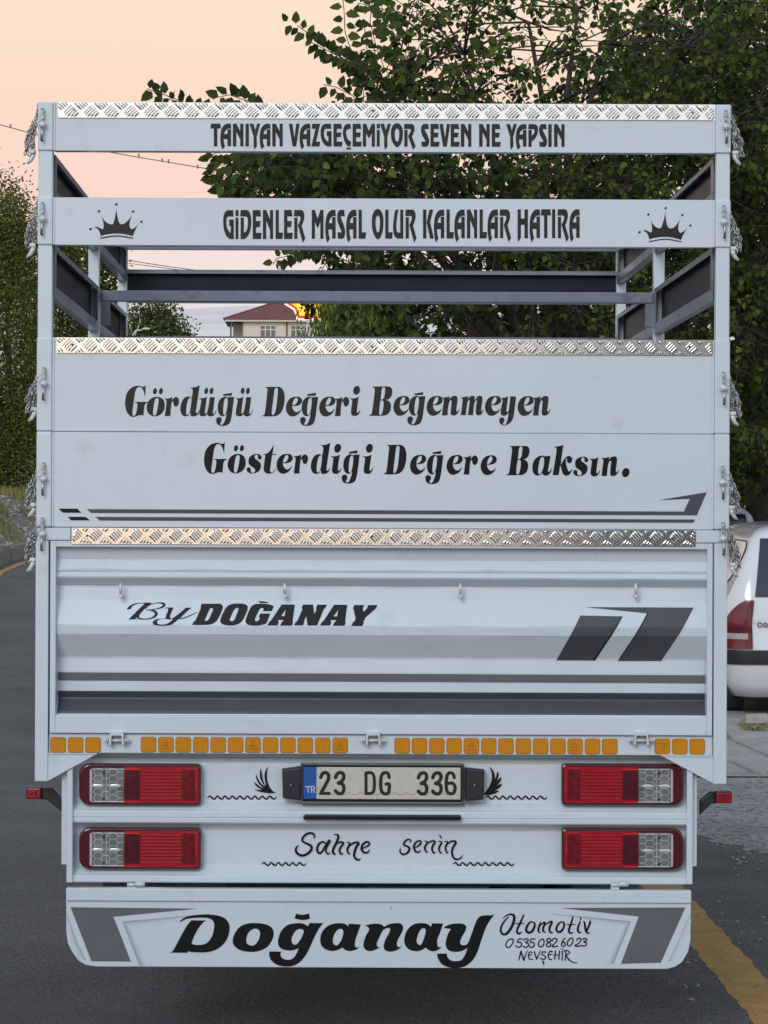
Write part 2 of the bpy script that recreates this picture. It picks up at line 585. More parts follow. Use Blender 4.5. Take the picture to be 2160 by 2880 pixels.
# ------------------------------------------------------------------ lettering shapes
FA = {  # condensed hand-cut capitals, cap height 520
'G': ["178,0 185,115 100,115 ~70,130 ~58,170 ~56,225 ~68,310 ~95,370 132,412 136,285 108,285 108,168 190,168 190,520 145,520 ~85,495 ~38,430 ~8,320 ~0,215 ~5,115 ~30,40 ~65,6 100,0"],
'i': ["0,0 55,0 55,105 0,105", "0,137 52,137 52,520 0,520"],
'I': ["0,0 58,0 58,520 0,520"],
'D': ["8,0 95,0 ~145,12 ~180,70 ~197,180 ~196,260 ~180,360 ~145,450 ~100,505 60,520 8,520 8,135 65,135 65,410 ~110,370 ~135,290 ~140,210 ~128,140 100,115 0,115"],
'E': ["0,0 135,0 150,115 58,115 58,198 140,198 125,308 58,308 58,408 158,408 146,520 0,520"],
'N': ["0,0 60,0 128,170 128,0 183,0 183,520 128,520 128,360 60,190 60,520 0,520"],
'L': ["0,0 58,0 58,405 135,405 122,520 0,520"],
'R': ["8,0 130,0 ~165,20 ~185,75 ~186,140 ~165,225 140,285 205,510 160,592 72,275 ~100,220 ~118,165 ~115,125 100,115 0,115", "8,135 65,135 65,520 8,520"],
'M': ["0,0 57,0 105,160 156,0 210,0 210,520 154,520 154,215 105,335 57,215 57,520 0,520"],
'A': ["180,0 190,112 140,114 ~95,150 65,237 124,237 124,130 186,130 186,515 124,515 124,352 57,352 ~63,440 82,517 37,590 ~12,500 ~0,360 ~3,240 ~22,120 ~72,30 135,0"],
'S': ["122,0 134,114 62,114 ~72,160 ~110,260 ~137,360 ~135,450 ~115,505 88,520 12,520 2,404 72,404 ~72,385 ~40,310 ~10,230 ~-2,140 ~6,60 ~28,14 60,0"],
'O': ["~105,-14 ~160,15 ~200,110 ~207,240 ~195,370 ~160,480 ~110,533 ~55,480 ~12,370 ~0,240 ~8,110 ~48,15", "-~108,107 ~135,135 ~145,215 ~138,330 ~108,405 ~75,330 ~66,215 ~78,135"],
'U': ["40,0 94,0 ~66,180 ~57,320 ~70,395 88,410 127,410 127,0 182,0 182,520 95,520 ~30,480 ~2,370 ~0,270 ~18,110"],
'K': ["0,0 60,0 60,520 0,520", "115,0 182,0 128,225 195,520 125,520 65,235"],
'H': ["0,0 60,0 60,165 125,165 125,0 185,0 185,520 125,520 125,278 60,278 60,510 10,590 0,520"],
'T': ["12,0 172,0 184,112 120,112 120,520 60,520 60,112 0,112"],
'Y': ["0,0 67,0 100,144 130,0 187,0 123,297 126,517 82,590 70,500 70,297"],
'V': ["0,0 62,0 98,330 128,0 187,0 128,520 65,520"],
'Z': ["16,0 155,0 82,410 155,410 143,520 0,520 74,115 8,115"],
'C': ["130,0 142,115 ~95,118 ~60,160 ~58,240 ~82,345 143,410 130,520 ~75,500 ~28,400 ~0,245 ~8,110 ~45,20 90,0", "66,542 143,542 138,588 60,588"],
'P': ["10,0 110,0 ~155,35 ~170,110 ~160,230 ~115,335 60,395 58,520 4,520 4,133 60,133 62,265 ~98,220 ~110,170 ~107,130 98,115 0,115"],
}
LINE1 = [('T',591.8),('A',619.8),('N',655.0),('I',690.6),('Y',702),('A',730.4),('N',765.7),('V',812.3),('A',842.7),('Z',875.4),('G',901.8),('E',937.9),('C',964.5),
 ('E',991.9),('M',1020.5),('i',1059.6),('Y',1069.3),('O',1099.5),('R',1135.8),('S',1184.4),('E',1210.7),('V',1235.8),('E',1267.5),('N',1296.1),('N',1347.5),
 ('E',1383.1),('Y',1423.4),('A',1450.6),('P',1485.4),('S',1516),('I',1542.1),('N',1558.2)]
LINE2 = [('G',627.8),('i',662.3),('D',675.6),('E',710.9),('N',739.4),('L',775.1),('E',798.9),('R',826.5),('M',876.8),('A',914.8),('S',948.7),('A',973.6),('L',1008.5),
 ('O',1045.9),('L',1083.5),('U',1105.7),('R',1139.5),('K',1189.7),('A',1220.3),('L',1255.8),('A',1277.9),('N',1313.2),('L',1348.8),('A',1371.2),('R',1405.2),
 ('H',1455.6),('A',1489.3),('T',1520.7),('I',1552.5),('R',1567.7),('A',1601)]
DOT = ["E573,163,31,48", "E665,163,31,48"]
FB = {  # bold upright-stress italic: (scale, left, baseline, shapes)
'G': (.1808, 78, 555, ["400,72 388,268 ~375,200 ~345,130 ~300,100 ~265,115 ~240,160 ~225,230 ~205,380 ~190,490 ~195,540 ~215,552 ~240,535 ~262,440 ~268,370 ~260,352 235,348 235,335 432,335 428,348 ~395,360 ~378,400 ~368,480 365,555 ~340,540 ~290,545 ~210,568 ~150,550 ~105,490 ~80,400 ~80,310 ~105,200 ~170,120 ~240,88 ~300,85 ~350,100 385,92"]),
'ö': (.1808, 445, 550, ["~590,250 ~660,262 ~710,310 ~724,390 ~710,460 ~660,525 ~570,555 ~500,535 ~455,480 ~445,410 ~465,330 ~520,275", "-~605,268 ~628,285 ~628,340 ~610,450 ~590,525 ~565,545 ~545,530 ~542,470 ~555,370 ~575,290"] + DOT),
's': (.1808, 742, 553, ["~890,255 ~940,262 ~970,300 ~965,330 ~940,342 ~915,325 ~915,295 ~905,270 ~880,268 ~862,290 ~870,325 ~910,355 ~955,400 ~960,460 ~930,520 ~860,555 ~800,557 ~755,535 ~740,500 ~750,470 ~775,462 ~800,478 ~802,515 ~818,545 ~845,548 ~870,525 ~865,490 ~825,455 ~780,420 ~768,370 ~780,310 ~830,270"]),
't': (.1808, 997, 556, ["1165,105 1140,258 1200,258 1198,270 1135,270 ~1110,450 ~1103,510 ~1115,540 ~1145,540 ~1175,500 1188,468 ~1180,510 ~1150,548 ~1085,562 ~1030,545 ~1005,500 ~1010,430 1030,270 997,268 998,257 ~1040,252 ~1090,220 ~1130,165"]),
'e': (.1808, 1205, 556, ["~1360,255 ~1420,262 ~1452,300 ~1450,345 ~1410,385 ~1350,398 1300,400 ~1310,440 ~1335,480 ~1370,495 ~1410,478 1445,438 ~1430,480 ~1390,530 ~1320,562 ~1260,550 ~1215,490 ~1205,420 ~1225,340 ~1280,275", "-~1368,270 ~1385,285 ~1382,330 ~1350,375 1305,390 ~1312,340 ~1340,285"]),
'r': (.1929, 1147, 515, ["1260,235 1250,300 ~1275,260 ~1310,237 ~1345,255 ~1357,300 ~1345,350 ~1315,377 ~1285,362 ~1275,325 ~1262,300 ~1245,340 1232,515 1150,515 ~1165,400 ~1175,320 ~1170,285 1147,268 1147,258 ~1200,260"]),
'ı': (.1929, 1370, 513, ["1500,235 ~1480,350 ~1470,450 ~1480,472 ~1500,455 1520,422 ~1510,470 ~1475,508 ~1435,517 ~1395,500 ~1385,450 ~1400,330 ~1400,285 1370,268 1370,257 ~1440,258"]),
'i': (.1929, 1370, 513, ["1500,235 ~1480,350 ~1470,450 ~1480,472 ~1500,455 1520,422 ~1510,470 ~1475,508 ~1435,517 ~1395,500 ~1385,450 ~1400,330 ~1400,285 1370,268 1370,257 ~1440,258", "E1467,143,50,65"]),
'D': (.1929, 88, 520, ["140,95 320,95 ~370,110 ~405,165 ~418,240 ~410,340 ~380,440 ~330,500 ~270,522 88,522 88,510 ~115,505 ~130,470 ~165,160 ~165,120 ~150,108 140,106", "-~300,108 ~318,125 ~318,170 ~300,360 ~280,460 ~250,508 ~232,500 ~230,450 ~250,280 ~268,150 ~280,115"]),
'ğ': (.1929, 645, 518, ["905,240 ~885,400 ~865,540 ~840,620 ~790,655 ~730,662 ~670,645 ~645,600 ~650,550 ~685,532 ~720,550 ~722,590 ~705,625 ~712,645 ~735,645 ~765,600 ~795,490 ~770,510 ~740,522 ~700,505 ~672,450 ~667,380 ~685,300 ~730,250 ~785,235 ~820,252 822,240", "-~790,252 ~810,270 ~812,330 ~800,420 ~785,480 ~765,505 ~750,490 ~745,440 ~752,350 ~768,275", "748,200 875,180 870,222 746,222"]),
'B': (.1688, 105, 582, ["168,100 430,100 ~475,120 ~492,170 ~485,240 ~445,300 370,325 ~430,340 ~465,385 ~470,450 ~450,520 ~400,570 ~340,585 105,585 107,572 ~140,565 ~155,530 ~200,200 ~200,140 ~190,118 168,112", "-~350,110 ~372,125 ~372,190 ~360,270 ~335,312 300,315 ~310,200 ~325,125", "-298,330 ~335,335 ~350,370 ~345,450 ~325,540 ~300,575 ~278,565 ~275,500 ~285,400"]),
'n': (.1688, 1322, 577, ["1450,258 1440,315 ~1480,270 ~1525,252 ~1568,262 ~1580,310 ~1570,400 ~1560,480 ~1570,515 ~1590,500 1610,462 ~1600,510 ~1565,560 ~1515,580 ~1475,565 ~1467,520 ~1475,420 ~1482,340 ~1472,322 ~1450,340 ~1430,400 1412,577 1322,577 ~1340,420 ~1352,330 ~1345,300 1322,290 1322,280 ~1390,275"]),
'm': (.1688, 95, 575, ["218,255 208,315 ~250,265 ~290,252 ~325,265 ~330,315 ~370,265 ~410,252 ~445,265 ~455,310 ~445,400 ~435,480 ~440,515 ~455,505 472,460 ~465,510 ~435,560 ~390,580 ~355,565 ~345,520 ~350,430 ~362,345 ~355,320 ~338,335 ~320,380 298,575 215,575 ~232,430 ~242,345 ~235,320 ~215,340 ~200,380 178,575 95,575 ~115,420 ~125,330 ~120,300 100,290 100,280 ~160,272"]),
'y': (.1688, 735, 582, ["1015,265 ~1000,400 ~980,560 ~950,660 ~900,715 ~830,747 ~765,730 ~735,680 ~745,630 ~780,612 ~815,630 ~820,670 ~798,710 ~805,733 ~835,733 ~865,680 ~890,540 ~860,570 ~815,587 ~770,570 ~758,520 ~775,420 ~790,340 ~785,305 762,297 762,288 ~830,282 885,262 ~865,400 ~855,480 ~862,522 ~880,520 ~893,500 920,265"]),
'd': (.1447, 235, 705, ["612,105 ~580,330 ~545,560 ~540,630 ~560,648 ~585,625 608,575 ~600,630 ~560,690 ~490,712 ~440,700 ~425,640 ~400,690 ~340,710 ~280,690 ~242,620 ~237,550 ~260,440 ~320,350 ~400,325 ~440,340 455,370 ~478,230 ~475,190 ~460,172 435,160 440,150 ~520,145", "-~425,345 ~450,365 ~452,420 ~440,520 ~420,620 ~385,680 ~355,670 ~348,610 ~358,500 ~385,390"]),
'ü': (.2411, 915, 417, ["1003,192 ~995,250 ~985,330 ~980,380 ~990,390 ~1010,360 1037,197 1095,197 ~1080,320 ~1073,380 ~1082,392 ~1098,375 1112,335 ~1105,380 ~1080,410 ~1045,422 ~1015,410 1012,385 ~990,410 ~955,420 ~920,405 ~918,360 ~935,260 ~935,225 915,217 917,208 ~960,208", "E996,124,22,37", "E1057,124,22,37"]),
'a': (.2411, 403, 440, ["615,215 ~600,300 ~587,370 ~585,395 ~598,400 ~612,385 628,358 ~622,395 ~590,435 ~555,445 ~525,430 522,405 ~490,435 ~455,443 ~420,420 ~403,365 ~410,300 ~440,245 ~490,215 ~530,212 545,230 548,215", "-~520,225 ~538,245 ~538,300 ~525,370 ~500,420 ~478,425 ~470,390 ~478,310 ~495,250"]),
'k': (.2411, 640, 440, ["765,85 740,250 735,325 ~770,260 ~810,220 ~845,218 ~868,245 ~860,285 ~830,298 ~808,280 ~805,240 ~795,250 ~795,300 ~810,360 ~830,395 ~850,385 868,358 ~860,395 ~830,435 ~790,445 ~760,420 ~740,360 ~732,330 ~720,370 710,438 640,438 ~670,260 ~685,150 ~680,122 657,112 660,105 ~710,102"]),
'.': (.2411, 1448, 445, ["E1492,408,44,54"]),
}
LINE3 = [('G',352,1170),('ö',412.8,1170),('r',463,1170),('d',507,1170),('ü',560.6,1170),('ğ',608.1,1170),('ü',663,1170),
 ('D',737,1170),('e',804.3,1170),('ğ',844.4,1170),('e',897.9,1170),('r',941.3,1170),('i',984.3,1169),
 ('B',1037.7,1168.3),('e',1106.4,1168),('ğ',1146,1168),('e',1199.8,1168),('n',1243.2,1168),('m',1296,1167.5),('e',1364,1168),('y',1404,1168.5),('e',1456,1168.5),('n',1499,1168.5)]
LINE4 = [('G',574.1,1330.5),('ö',640.5,1330.5),('s',694.2,1330.5),('t',740.3,1331),('e',777.9,1331),('r',825.8,1331.5),('d',874,1332),('i',930.9,1332),('ğ',961.3,1332),('i',1020.2,1332),
 ('D',1079.1,1333),('e',1153.3,1333.5),('ğ',1196.7,1333.5),('e',1256,1334),('r',1303.5,1334.5),('e',1351.9,1335),('B',1423.6,1335.5),('a',1497.2,1336.5),('k',1554.3,1336.5),
 ('s',1612.6,1338),('ı',1658,1339),('n',1691.7,1338.5),('.',1749.1,1338)]
def aff(s, x0, y0, X, Y, sx=1.0, sy=1.0):
    return lambda x, y: (X + (x - x0) * s * sx, Y + (y - y0) * s * sy)
C1 = aff(.1688, 0, 0, 340, 1680)
C2 = aff(.16275, 0, 0, 530, 1680)
C3 = aff(.1688, 0, 0, 800, 1680)
A2 = ["828,128 1048,130 1012,400 1022,418 1000,475 805,475 830,420 855,400 860,382 772,382 770,400 782,415 760,472 592,472 625,410 650,395", "-895,210 878,320 820,320"]
BYD = [("by_b", ["85,208 ~130,150 ~200,112 ~300,98 505,93 418,160 ~350,235 ~270,330 225,355 300,368 120,372 ~220,270 ~310,180 385,108 ~280,112 ~200,135 ~165,170 160,198",
  "S400,190,10 470,130,12 560,102,12 640,98,16 700,112,40 712,135,42 670,170,28 590,195,15 500,209,12 410,212,10",
  "S410,212,10 490,218,20 560,242,40 582,280,50 555,322,35 490,352,20 400,365,16 310,357,24 278,325,40 295,270,36 340,215,25 390,180,20"], C1),
 ("by_y", ["725,190 ~745,175 870,175 ~830,260 ~812,320 ~820,350 ~850,350 ~930,300 1070,178 1172,175 ~1090,240 ~1000,330 ~930,385 ~850,450 ~750,472 ~640,472 ~560,460 ~525,430 ~540,395 ~600,365 ~740,350 ~745,310 ~780,200 745,188",
  "-~750,362 ~640,370 ~600,400 ~605,435 ~650,455 ~740,450 ~800,420 ~860,360 ~810,372", "S950,355,14 1050,345,14 1160,300,14 1265,250,8"], C1),
 ("by_D", ["220,115 500,115 ~560,125 ~587,160 ~580,210 ~520,350 ~480,410 ~420,455 ~330,475 60,475 90,415 115,408 208,185 200,175", "-350,225 ~372,192 ~405,190 ~420,212 ~400,265 ~350,375 ~325,402 272,405"], C2),
 ("by_O", ["~850,112 ~950,118 ~1010,150 ~1020,200 ~1000,260 ~940,390 ~880,450 ~780,485 ~660,485 ~580,460 ~548,420 ~560,350 ~620,220 ~670,155 ~750,120", "-~830,187 ~855,195 ~858,215 ~800,370 ~770,408 ~730,412 ~710,395 ~720,360 ~785,220"], C2),
 ("by_G", ["1470,158 1435,243 1280,243 ~1295,212 ~1275,190 ~1240,195 ~1215,230 ~1150,370 ~1148,400 ~1175,415 ~1210,400 1230,350 1210,345 1238,283 1412,283 1345,450 ~1260,480 ~1150,490 ~1040,478 ~990,440 ~985,390 ~1020,290 ~1070,180 ~1130,130 ~1230,115 ~1340,118 ~1420,135", "1203,68 1335,78 1390,102 1230,102"], C2),
 ("by_A", A2, lambda x, y: C3(x - 878, y - 4)),
 ("by_N", ["308,125 475,125 495,285 535,205 522,190 548,127 705,127 680,185 658,195 545,470 385,470 360,315 325,395 330,410 310,468 158,468 190,408 212,400 298,200 283,185"], C3),
 ("by_A", A2, C3),
 ("by_Y", ["1163,133 1335,133 ~1312,180 ~1310,210 1325,245 1375,190 1400,133 1552,133 1525,190 1350,340 1315,410 1322,420 1300,478 1115,478 1145,415 1165,405 1187,350 1148,195 1142,185"], C3)]
D1 = aff(.16275, 0, 0, 810, 2330)
D2 = aff(.13261, 0, 0, 1100, 2330)
SAHNE = [("sh_S", ["S440,205,12 455,160,30 420,118,38 370,112,35 300,140,36 250,200,36 245,250,36 310,290,36 380,325,42 405,370,46 380,430,44 310,485,42 230,502,42 160,470,46 130,410,38 150,350,30 185,330,10"], D1),
 ("sh_a", ["S655,290,30 600,265,30 545,290,36 505,360,40 510,430,40 545,465,38 590,430,34 640,340,34 710,240,40", "S725,255,36 670,350,34 650,420,34 670,460,30 695,475,30 725,450,6"], D1),
 ("sh_h", ["S790,138,8 850,140,30 870,170,42 840,270,42 790,370,44 775,430,40 800,480,36 828,465,6", "S810,330,20 870,280,28 930,270,34 955,290,36 910,360,38 890,420,38 925,480,36 958,460,6"], D1),
 ("sh_n", ["S1010,280,6 1060,280,30 1065,310,34 1030,380,38 1030,430,36 1055,470,30 1080,455,6", "S1050,350,16 1110,300,30 1170,275,36 1220,290,42 1190,340,42 1155,430,44 1145,510,42 1180,565,40 1225,580,34 1262,555,6"], D1),
 ("sh_e", ["S1290,380,16 1360,345,28 1405,310,34 1395,270,32 1345,270,34 1290,320,38 1275,390,40 1310,445,38 1360,455,36 1395,430,24 1412,390,6"], D1),
 ("se_s", ["S400,345,10 425,310,28 400,270,26 350,280,36 285,340,40 280,390,40 350,420,40 395,460,48 380,530,46 320,580,42 250,590,40 200,540,36 200,490,30 205,445,6"], D2),
 ("se_e", ["S520,450,16 590,410,38 635,360,42 635,310,36 580,305,36 510,370,44 495,450,46 530,530,44 590,545,36 625,520,24 638,490,6"], D2),
 ("se_n", ["S708,305,6 770,320,30 770,360,42 730,430,44 730,490,42 765,545,34 795,525,6", "S760,385,20 820,330,36 890,305,36 940,325,46 900,400,46 880,480,44 920,565,36 958,535,6"], D2),
 ("se_i", ["S995,318,6 1060,315,26 1085,345,40 1040,420,44 1030,490,42 1065,565,32 1100,540,6", "S1022,175,8 1060,205,36 1078,262,12"], D2),
 ("se_n2", ["S1135,315,6 1200,320,30 1205,360,40 1170,430,44 1175,500,42 1205,565,30 1222,540,6", "S1190,390,20 1260,330,38 1330,305,36 1385,335,52 1340,420,50 1305,520,46 1320,620,46 1370,690,42 1440,695,38 1500,660,30 1538,600,6"], D2)]
W1, W2 = aff(.1085, 0, 0, 700, 2150), aff(.12658, 0, 0, 1350, 2150)
WINGS = [("wing_l", ["475,102 ~430,180 ~395,300 ~400,420 430,560 410,600 ~380,520 ~340,400 ~320,260 290,150 ~272,260 ~285,400 ~330,500 400,610 ~360,590 ~270,490 ~210,380 178,288 ~175,400 ~220,500 ~300,600 375,660 ~300,635 ~200,555 110,490 ~150,570 ~230,640 330,700 ~240,700 140,680 ~220,735 ~400,775 ~560,790 690,772 ~620,740 ~540,650 ~480,520 ~455,380 ~460,220 480,115"], W1),
 ("wing_r", ["105,695 ~180,600 ~240,500 ~280,380 ~285,260 ~260,160 222,82 ~290,140 ~340,230 345,370 ~375,310 405,190 ~435,230 ~425,320 385,430 ~440,360 490,310 ~495,360 ~460,430 385,530 ~440,490 500,460 ~495,510 ~430,570 320,635 ~380,620 445,620 ~400,660 ~320,695 ~220,715 120,710"], W2)]
def squiggle(x1, x2, y, n):
    p = (x2 - x1) / n
    out_ = []
    for i in range(n):
        a = x1 + i * p
        out_.append("S%f,%f,1.5 %f,%f,4.5 %f,%f,5 %f,%f,4 %f,%f,1.5" % (a - .12*p, y + 1.5, a + .22*p, y - 3, a + .55*p, y + 3, a + .85*p, y + 5, a + 1.1*p, y - 1))
    return out_
ID = lambda x, y: (x, y)
SQ = [("sq1", squiggle(584, 774, 2247, 9), ID), ("sq2", squiggle(1370, 1540, 2247, 8), ID)]
SQ2 = [("sq3", squiggle(737, 858, 2435, 6), ID), ("sq4", squiggle(1278, 1447, 2435, 8), ID)]
E1, E2, E3 = aff(.20494, 0, 0, 460, 2540), aff(.20494, 0, 0, 740, 2540), aff(.20494, 0, 0, 1060, 2540)
BIG = [("big_D", ["218,258 ~290,195 ~400,165 ~600,152 ~760,170 ~860,220 ~905,310 ~890,440 ~830,550 ~730,630 ~600,670 ~470,672 ~390,668 335,655 328,678 90,676 ~130,650 ~160,600 ~300,340 385,232 580,235 ~510,300 ~440,410 385,545 ~430,567 ~540,565 ~610,530 ~670,440 ~695,330 ~690,260 ~650,215 ~580,198 ~450,198 ~320,212 ~250,245"], E1),
 ("big_o", ["~1250,270 ~1390,285 ~1480,330 ~1512,410 ~1490,500 ~1420,600 ~1300,655 ~1180,665 ~1050,640 ~970,580 ~950,510 ~980,410 ~1050,320 ~1140,280", "-~1255,345 ~1310,365 ~1325,420 ~1300,510 ~1250,570 ~1200,578 ~1150,555 ~1135,510 ~1150,430 ~1195,370"], E1),
 ("big_g", ["640,270 830,270 ~770,340 ~700,470 ~620,650 ~530,780 ~430,850 ~320,865 ~200,845 ~110,780 ~85,710 90,658 250,662 ~238,700 ~255,745 ~320,772 ~390,765 ~440,720 490,612 ~420,640 ~350,645 ~260,625 ~210,570 ~210,480 ~250,380 ~330,300 ~430,275 ~540,275 612,315", "-~520,350 ~555,370 ~545,430 ~490,530 ~440,568 ~400,545 ~390,490 ~420,410 ~470,360", "455,138 ~540,155 630,138 642,208 ~540,228 430,202"], E2),
 ("big_a", ["1175,278 1342,290 ~1300,400 ~1262,520 ~1262,590 ~1285,605 1328,590 ~1280,630 ~1200,653 ~1140,645 1088,605 ~1000,645 ~920,650 ~830,610 ~788,540 ~795,430 ~860,330 ~960,280 ~1060,272 ~1130,285 1170,322", "-~1065,347 ~1098,375 ~1095,440 ~1060,530 ~1010,577 ~970,560 ~955,510 ~975,430 ~1015,370"], E2),
 ("big_n", ["~-90,285 ~0,278 ~70,295 95,325 ~170,285 ~260,270 ~330,280 ~360,330 ~340,400 ~290,490 ~272,560 ~285,592 ~305,597 340,575 ~300,625 ~220,658 ~140,655 ~98,620 ~98,560 ~120,490 ~170,400 ~182,350 ~165,335 ~120,345 80,370 ~40,450 ~0,540 ~0,580 ~15,598 48,592 ~0,625 ~-70,652 ~-140,645 ~-180,600 ~-182,540 ~-150,440 ~-110,370 ~-115,330 ~-140,315 -166,308"], E3),
 ("big_a2", ["755,273 907,275 ~870,390 ~828,500 ~832,580 ~850,600 890,592 ~850,630 ~780,658 ~720,645 668,605 ~600,645 ~520,655 ~430,625 ~380,550 ~380,460 ~420,360 ~500,290 ~600,270 ~690,282 742,325", "-~645,340 ~668,365 ~660,430 ~630,520 ~600,570 ~565,560 ~545,520 ~560,440 ~600,360"], E3),
 ("big_y", ["915,340 ~980,295 ~1080,277 ~1180,280 ~1222,315 ~1215,370 ~1165,460 ~1140,530 ~1155,565 ~1190,575 ~1240,555 ~1280,470 ~1360,250 ~1400,190 ~1440,170 1575,163 1618,145 ~1560,220 ~1500,320 ~1440,480 ~1380,660 ~1320,770 ~1230,850 ~1120,885 ~1000,880 ~900,840 ~845,770 825,690 962,687 ~965,730 ~1010,780 ~1090,792 ~1160,775 ~1210,700 1240,608 ~1170,650 ~1070,665 ~980,640 ~945,580 ~950,500 ~980,410 1015,358 ~980,345"], E3)]
F1 = aff(.1748, 0, 0, 1390, 2560)
SMALL = [("otomotiv", [
 "S130,138,6 180,90,20 250,62,28 310,80,44 318,150,44 280,260,44 220,350,44 160,385,36 110,350,36 110,270,34 150,190,28 220,108,20",
 "S470,75,26 430,170,32 375,290,34 365,350,36 400,370,34 445,340,8", "S330,213,10 400,210,22 475,208,12",
 "S640,190,20 580,185,26 525,260,38 515,330,38 560,355,38 610,330,36 650,240,36 640,190,26",
 "S745,180,10 735,220,30 710,290,34 715,345,30 750,355,8", "S730,250,14 800,190,28 815,200,30 790,270,34 785,330,34 830,355,10", "S810,240,14 880,190,26 925,185,36 890,270,38 890,330,34 920,360,26 945,345,6",
 "S1110,185,20 1060,190,26 1010,250,34 1000,320,34 1050,345,36 1100,300,34 1125,225,34 1110,185,26",
 "S1265,95,20 1240,190,32 1205,290,36 1205,350,34 1235,365,28 1275,345,6", "S1160,225,10 1230,228,20 1300,222,10",
 "S1380,180,24 1350,260,34 1345,330,34 1375,358,28 1405,350,6", "S1375,105,8 1390,125,26 1385,150,12",
 "S1435,180,16 1450,190,30 1460,270,36 1480,340,36 1510,365,26 1540,350,6", "S1480,340,30 1520,250,32 1540,190,34 1535,150,10"], F1),
 ("phone", ["S20:290,455 220,480 185,550 205,590 250,585 300,510 300,465 270,455", "S20:450,460 395,460 375,510 420,510 440,540 420,580 380,590 342,565",
 "S20:475,480 500,455 540,460 540,490 505,515 545,530 545,570 500,592 460,575", "S20:655,458 600,460 580,510 625,515 645,545 620,585 580,590 570,570",
 "S20:780,455 725,490 712,560 740,585 785,560 800,490 780,455", "S20:910,470 880,448 845,470 860,505 890,520 905,555 880,580 840,570 840,540 875,510 905,490 910,470",
 "S20:930,490 950,455 1000,455 1005,490 960,540 928,578 1020,572", "S20:1140,440 1090,510 1080,560 1110,578 1140,550 1125,510 1090,520",
 "S20:1240,438 1190,480 1175,545 1200,570 1240,545 1268,470 1240,438", "S20:1325,480 1345,450 1385,450 1385,490 1340,540 1298,570 1392,568",
 "S20:1415,465 1450,448 1480,455 1478,485 1440,505 1480,520 1475,555 1440,572 1405,560"], F1),
 ("town", ["S390,808,8 405,750,22 430,655,24", "S430,655,20 475,800,26", "S475,800,20 500,720,18 535,640,10",
 "S18:610,672 565,670 555,720 560,775 615,785", "S16:540,715 600,712", "S20:645,665 680,785", "S680,785,20 740,645,12",
 "S20:830,670 780,665 765,700 810,730 825,765 790,785 740,770", "755,808 805,812 800,885 780,860 775,825",
 "S20:935,665 895,660 870,710 880,775 925,790", "S16:865,712 930,708", "S20:985,650 970,780", "S20:1050,650 1035,785", "S16:955,715 1045,715",
 "S20:1095,650 1090,800", "S12:1072,612 1112,625", "S18:1150,640 1140,800", "S18:1120,650 1180,645 1210,680 1150,715", "S1150,715,20 1200,790,24 1270,835,18 1340,842,10"], F1)]
G1 = aff(.28933, 0, 0, 840, 2120)
THREE = ["S34:358,235 380,195 425,192 438,235 415,275 385,290", "S34:385,290 425,300 440,340 425,385 385,390 358,365"]
PLATE = [("pl_2", ["S34:213,235 235,195 275,192 292,232 270,290 216,385", "S30:212,390 296,390"], G1), ("pl_3", THREE, G1),
 ("pl_D", ["S30:655,190 655,390", "S30:655,390 710,388 733,355 733,230 712,192 655,190"], G1), ("pl_G", ["S32:880,235 868,195 825,193 802,235 802,350 825,390 870,388 880,350 880,300 850,300"], G1),
 ("pl_3", THREE, lambda x, y: G1(x + 807, y + 3)), ("pl_3", THREE, lambda x, y: G1(x + 947, y + 3)),
 ("pl_6", ["S32:1515,237 1500,197 1460,194 1440,240 1440,350 1460,388 1505,388 1522,350 1520,320 1500,292 1450,292"], G1)]
TR = [("tr", ["S9:70,325 115,325", "S9:92,325 92,380", "S9:125,382 125,325 148,325 150,350 125,352", "S9:138,352 155,382"], G1)]
K1, K2 = aff(.434, 0, 0, 0, 240), aff(.33755, 0, 0, 1600, 240)
CROWN = [("crown1", ["653,975 ~640,940 ~625,925 605,925 628,915 ~650,925 ~665,932 ~672,915 ~668,880 652,830 ~680,880 ~715,900 ~735,895 752,790 ~768,880 ~785,900 ~820,885 858,835 ~842,880 ~840,910 ~850,930 ~870,925 905,890 ~880,930 860,978 ~760,960",
  "S8:652,990 757,976 860,990"] + ["E%d,%d,8,8" % c for c in ((587, 931), (642, 816), (754, 772), (863, 817), (916, 884))], K1),
 ("crown2", ["670,1283 ~655,1240 ~635,1218 608,1217 640,1205 ~665,1218 ~685,1225 ~693,1205 ~690,1160 672,1095 ~700,1155 ~740,1188 ~768,1185 803,1050 ~820,1170 ~845,1192 ~885,1175 935,1100 ~912,1165 ~912,1205 ~925,1228 ~950,1220 995,1180 ~960,1230 935,1288 ~800,1262",
  "S9:670,1303 800,1282 937,1303"] + ["E%d,%d,10,10" % c for c in ((588, 1224), (662, 1076), (806, 1023), (945, 1081), (1011, 1168))], K2)]

def words(items, lens):
    o, k = [], 0
    for n in lens:
        o.append(items[k:k + n]); k += n
    return o
# ================================================================== THE TRUCK
XL0, _ = U(101, 1450); XR0, _ = U(2050, 1450)
XIL, _ = U(148, 1450); XIR, _ = U(2006, 1450)
XC = (XL0 + XR0) / 2
Y1, Y2 = 1.73, 3.17
truck = empty("flatbed_truck", (XC, 0, 0), "pale grey blue stake bed truck seen square from behind with black lettering on its boards", "truck")

def part(name, mb, m, **kw):
    return mb.build(name, m, kw.pop('parent', truck), **kw)

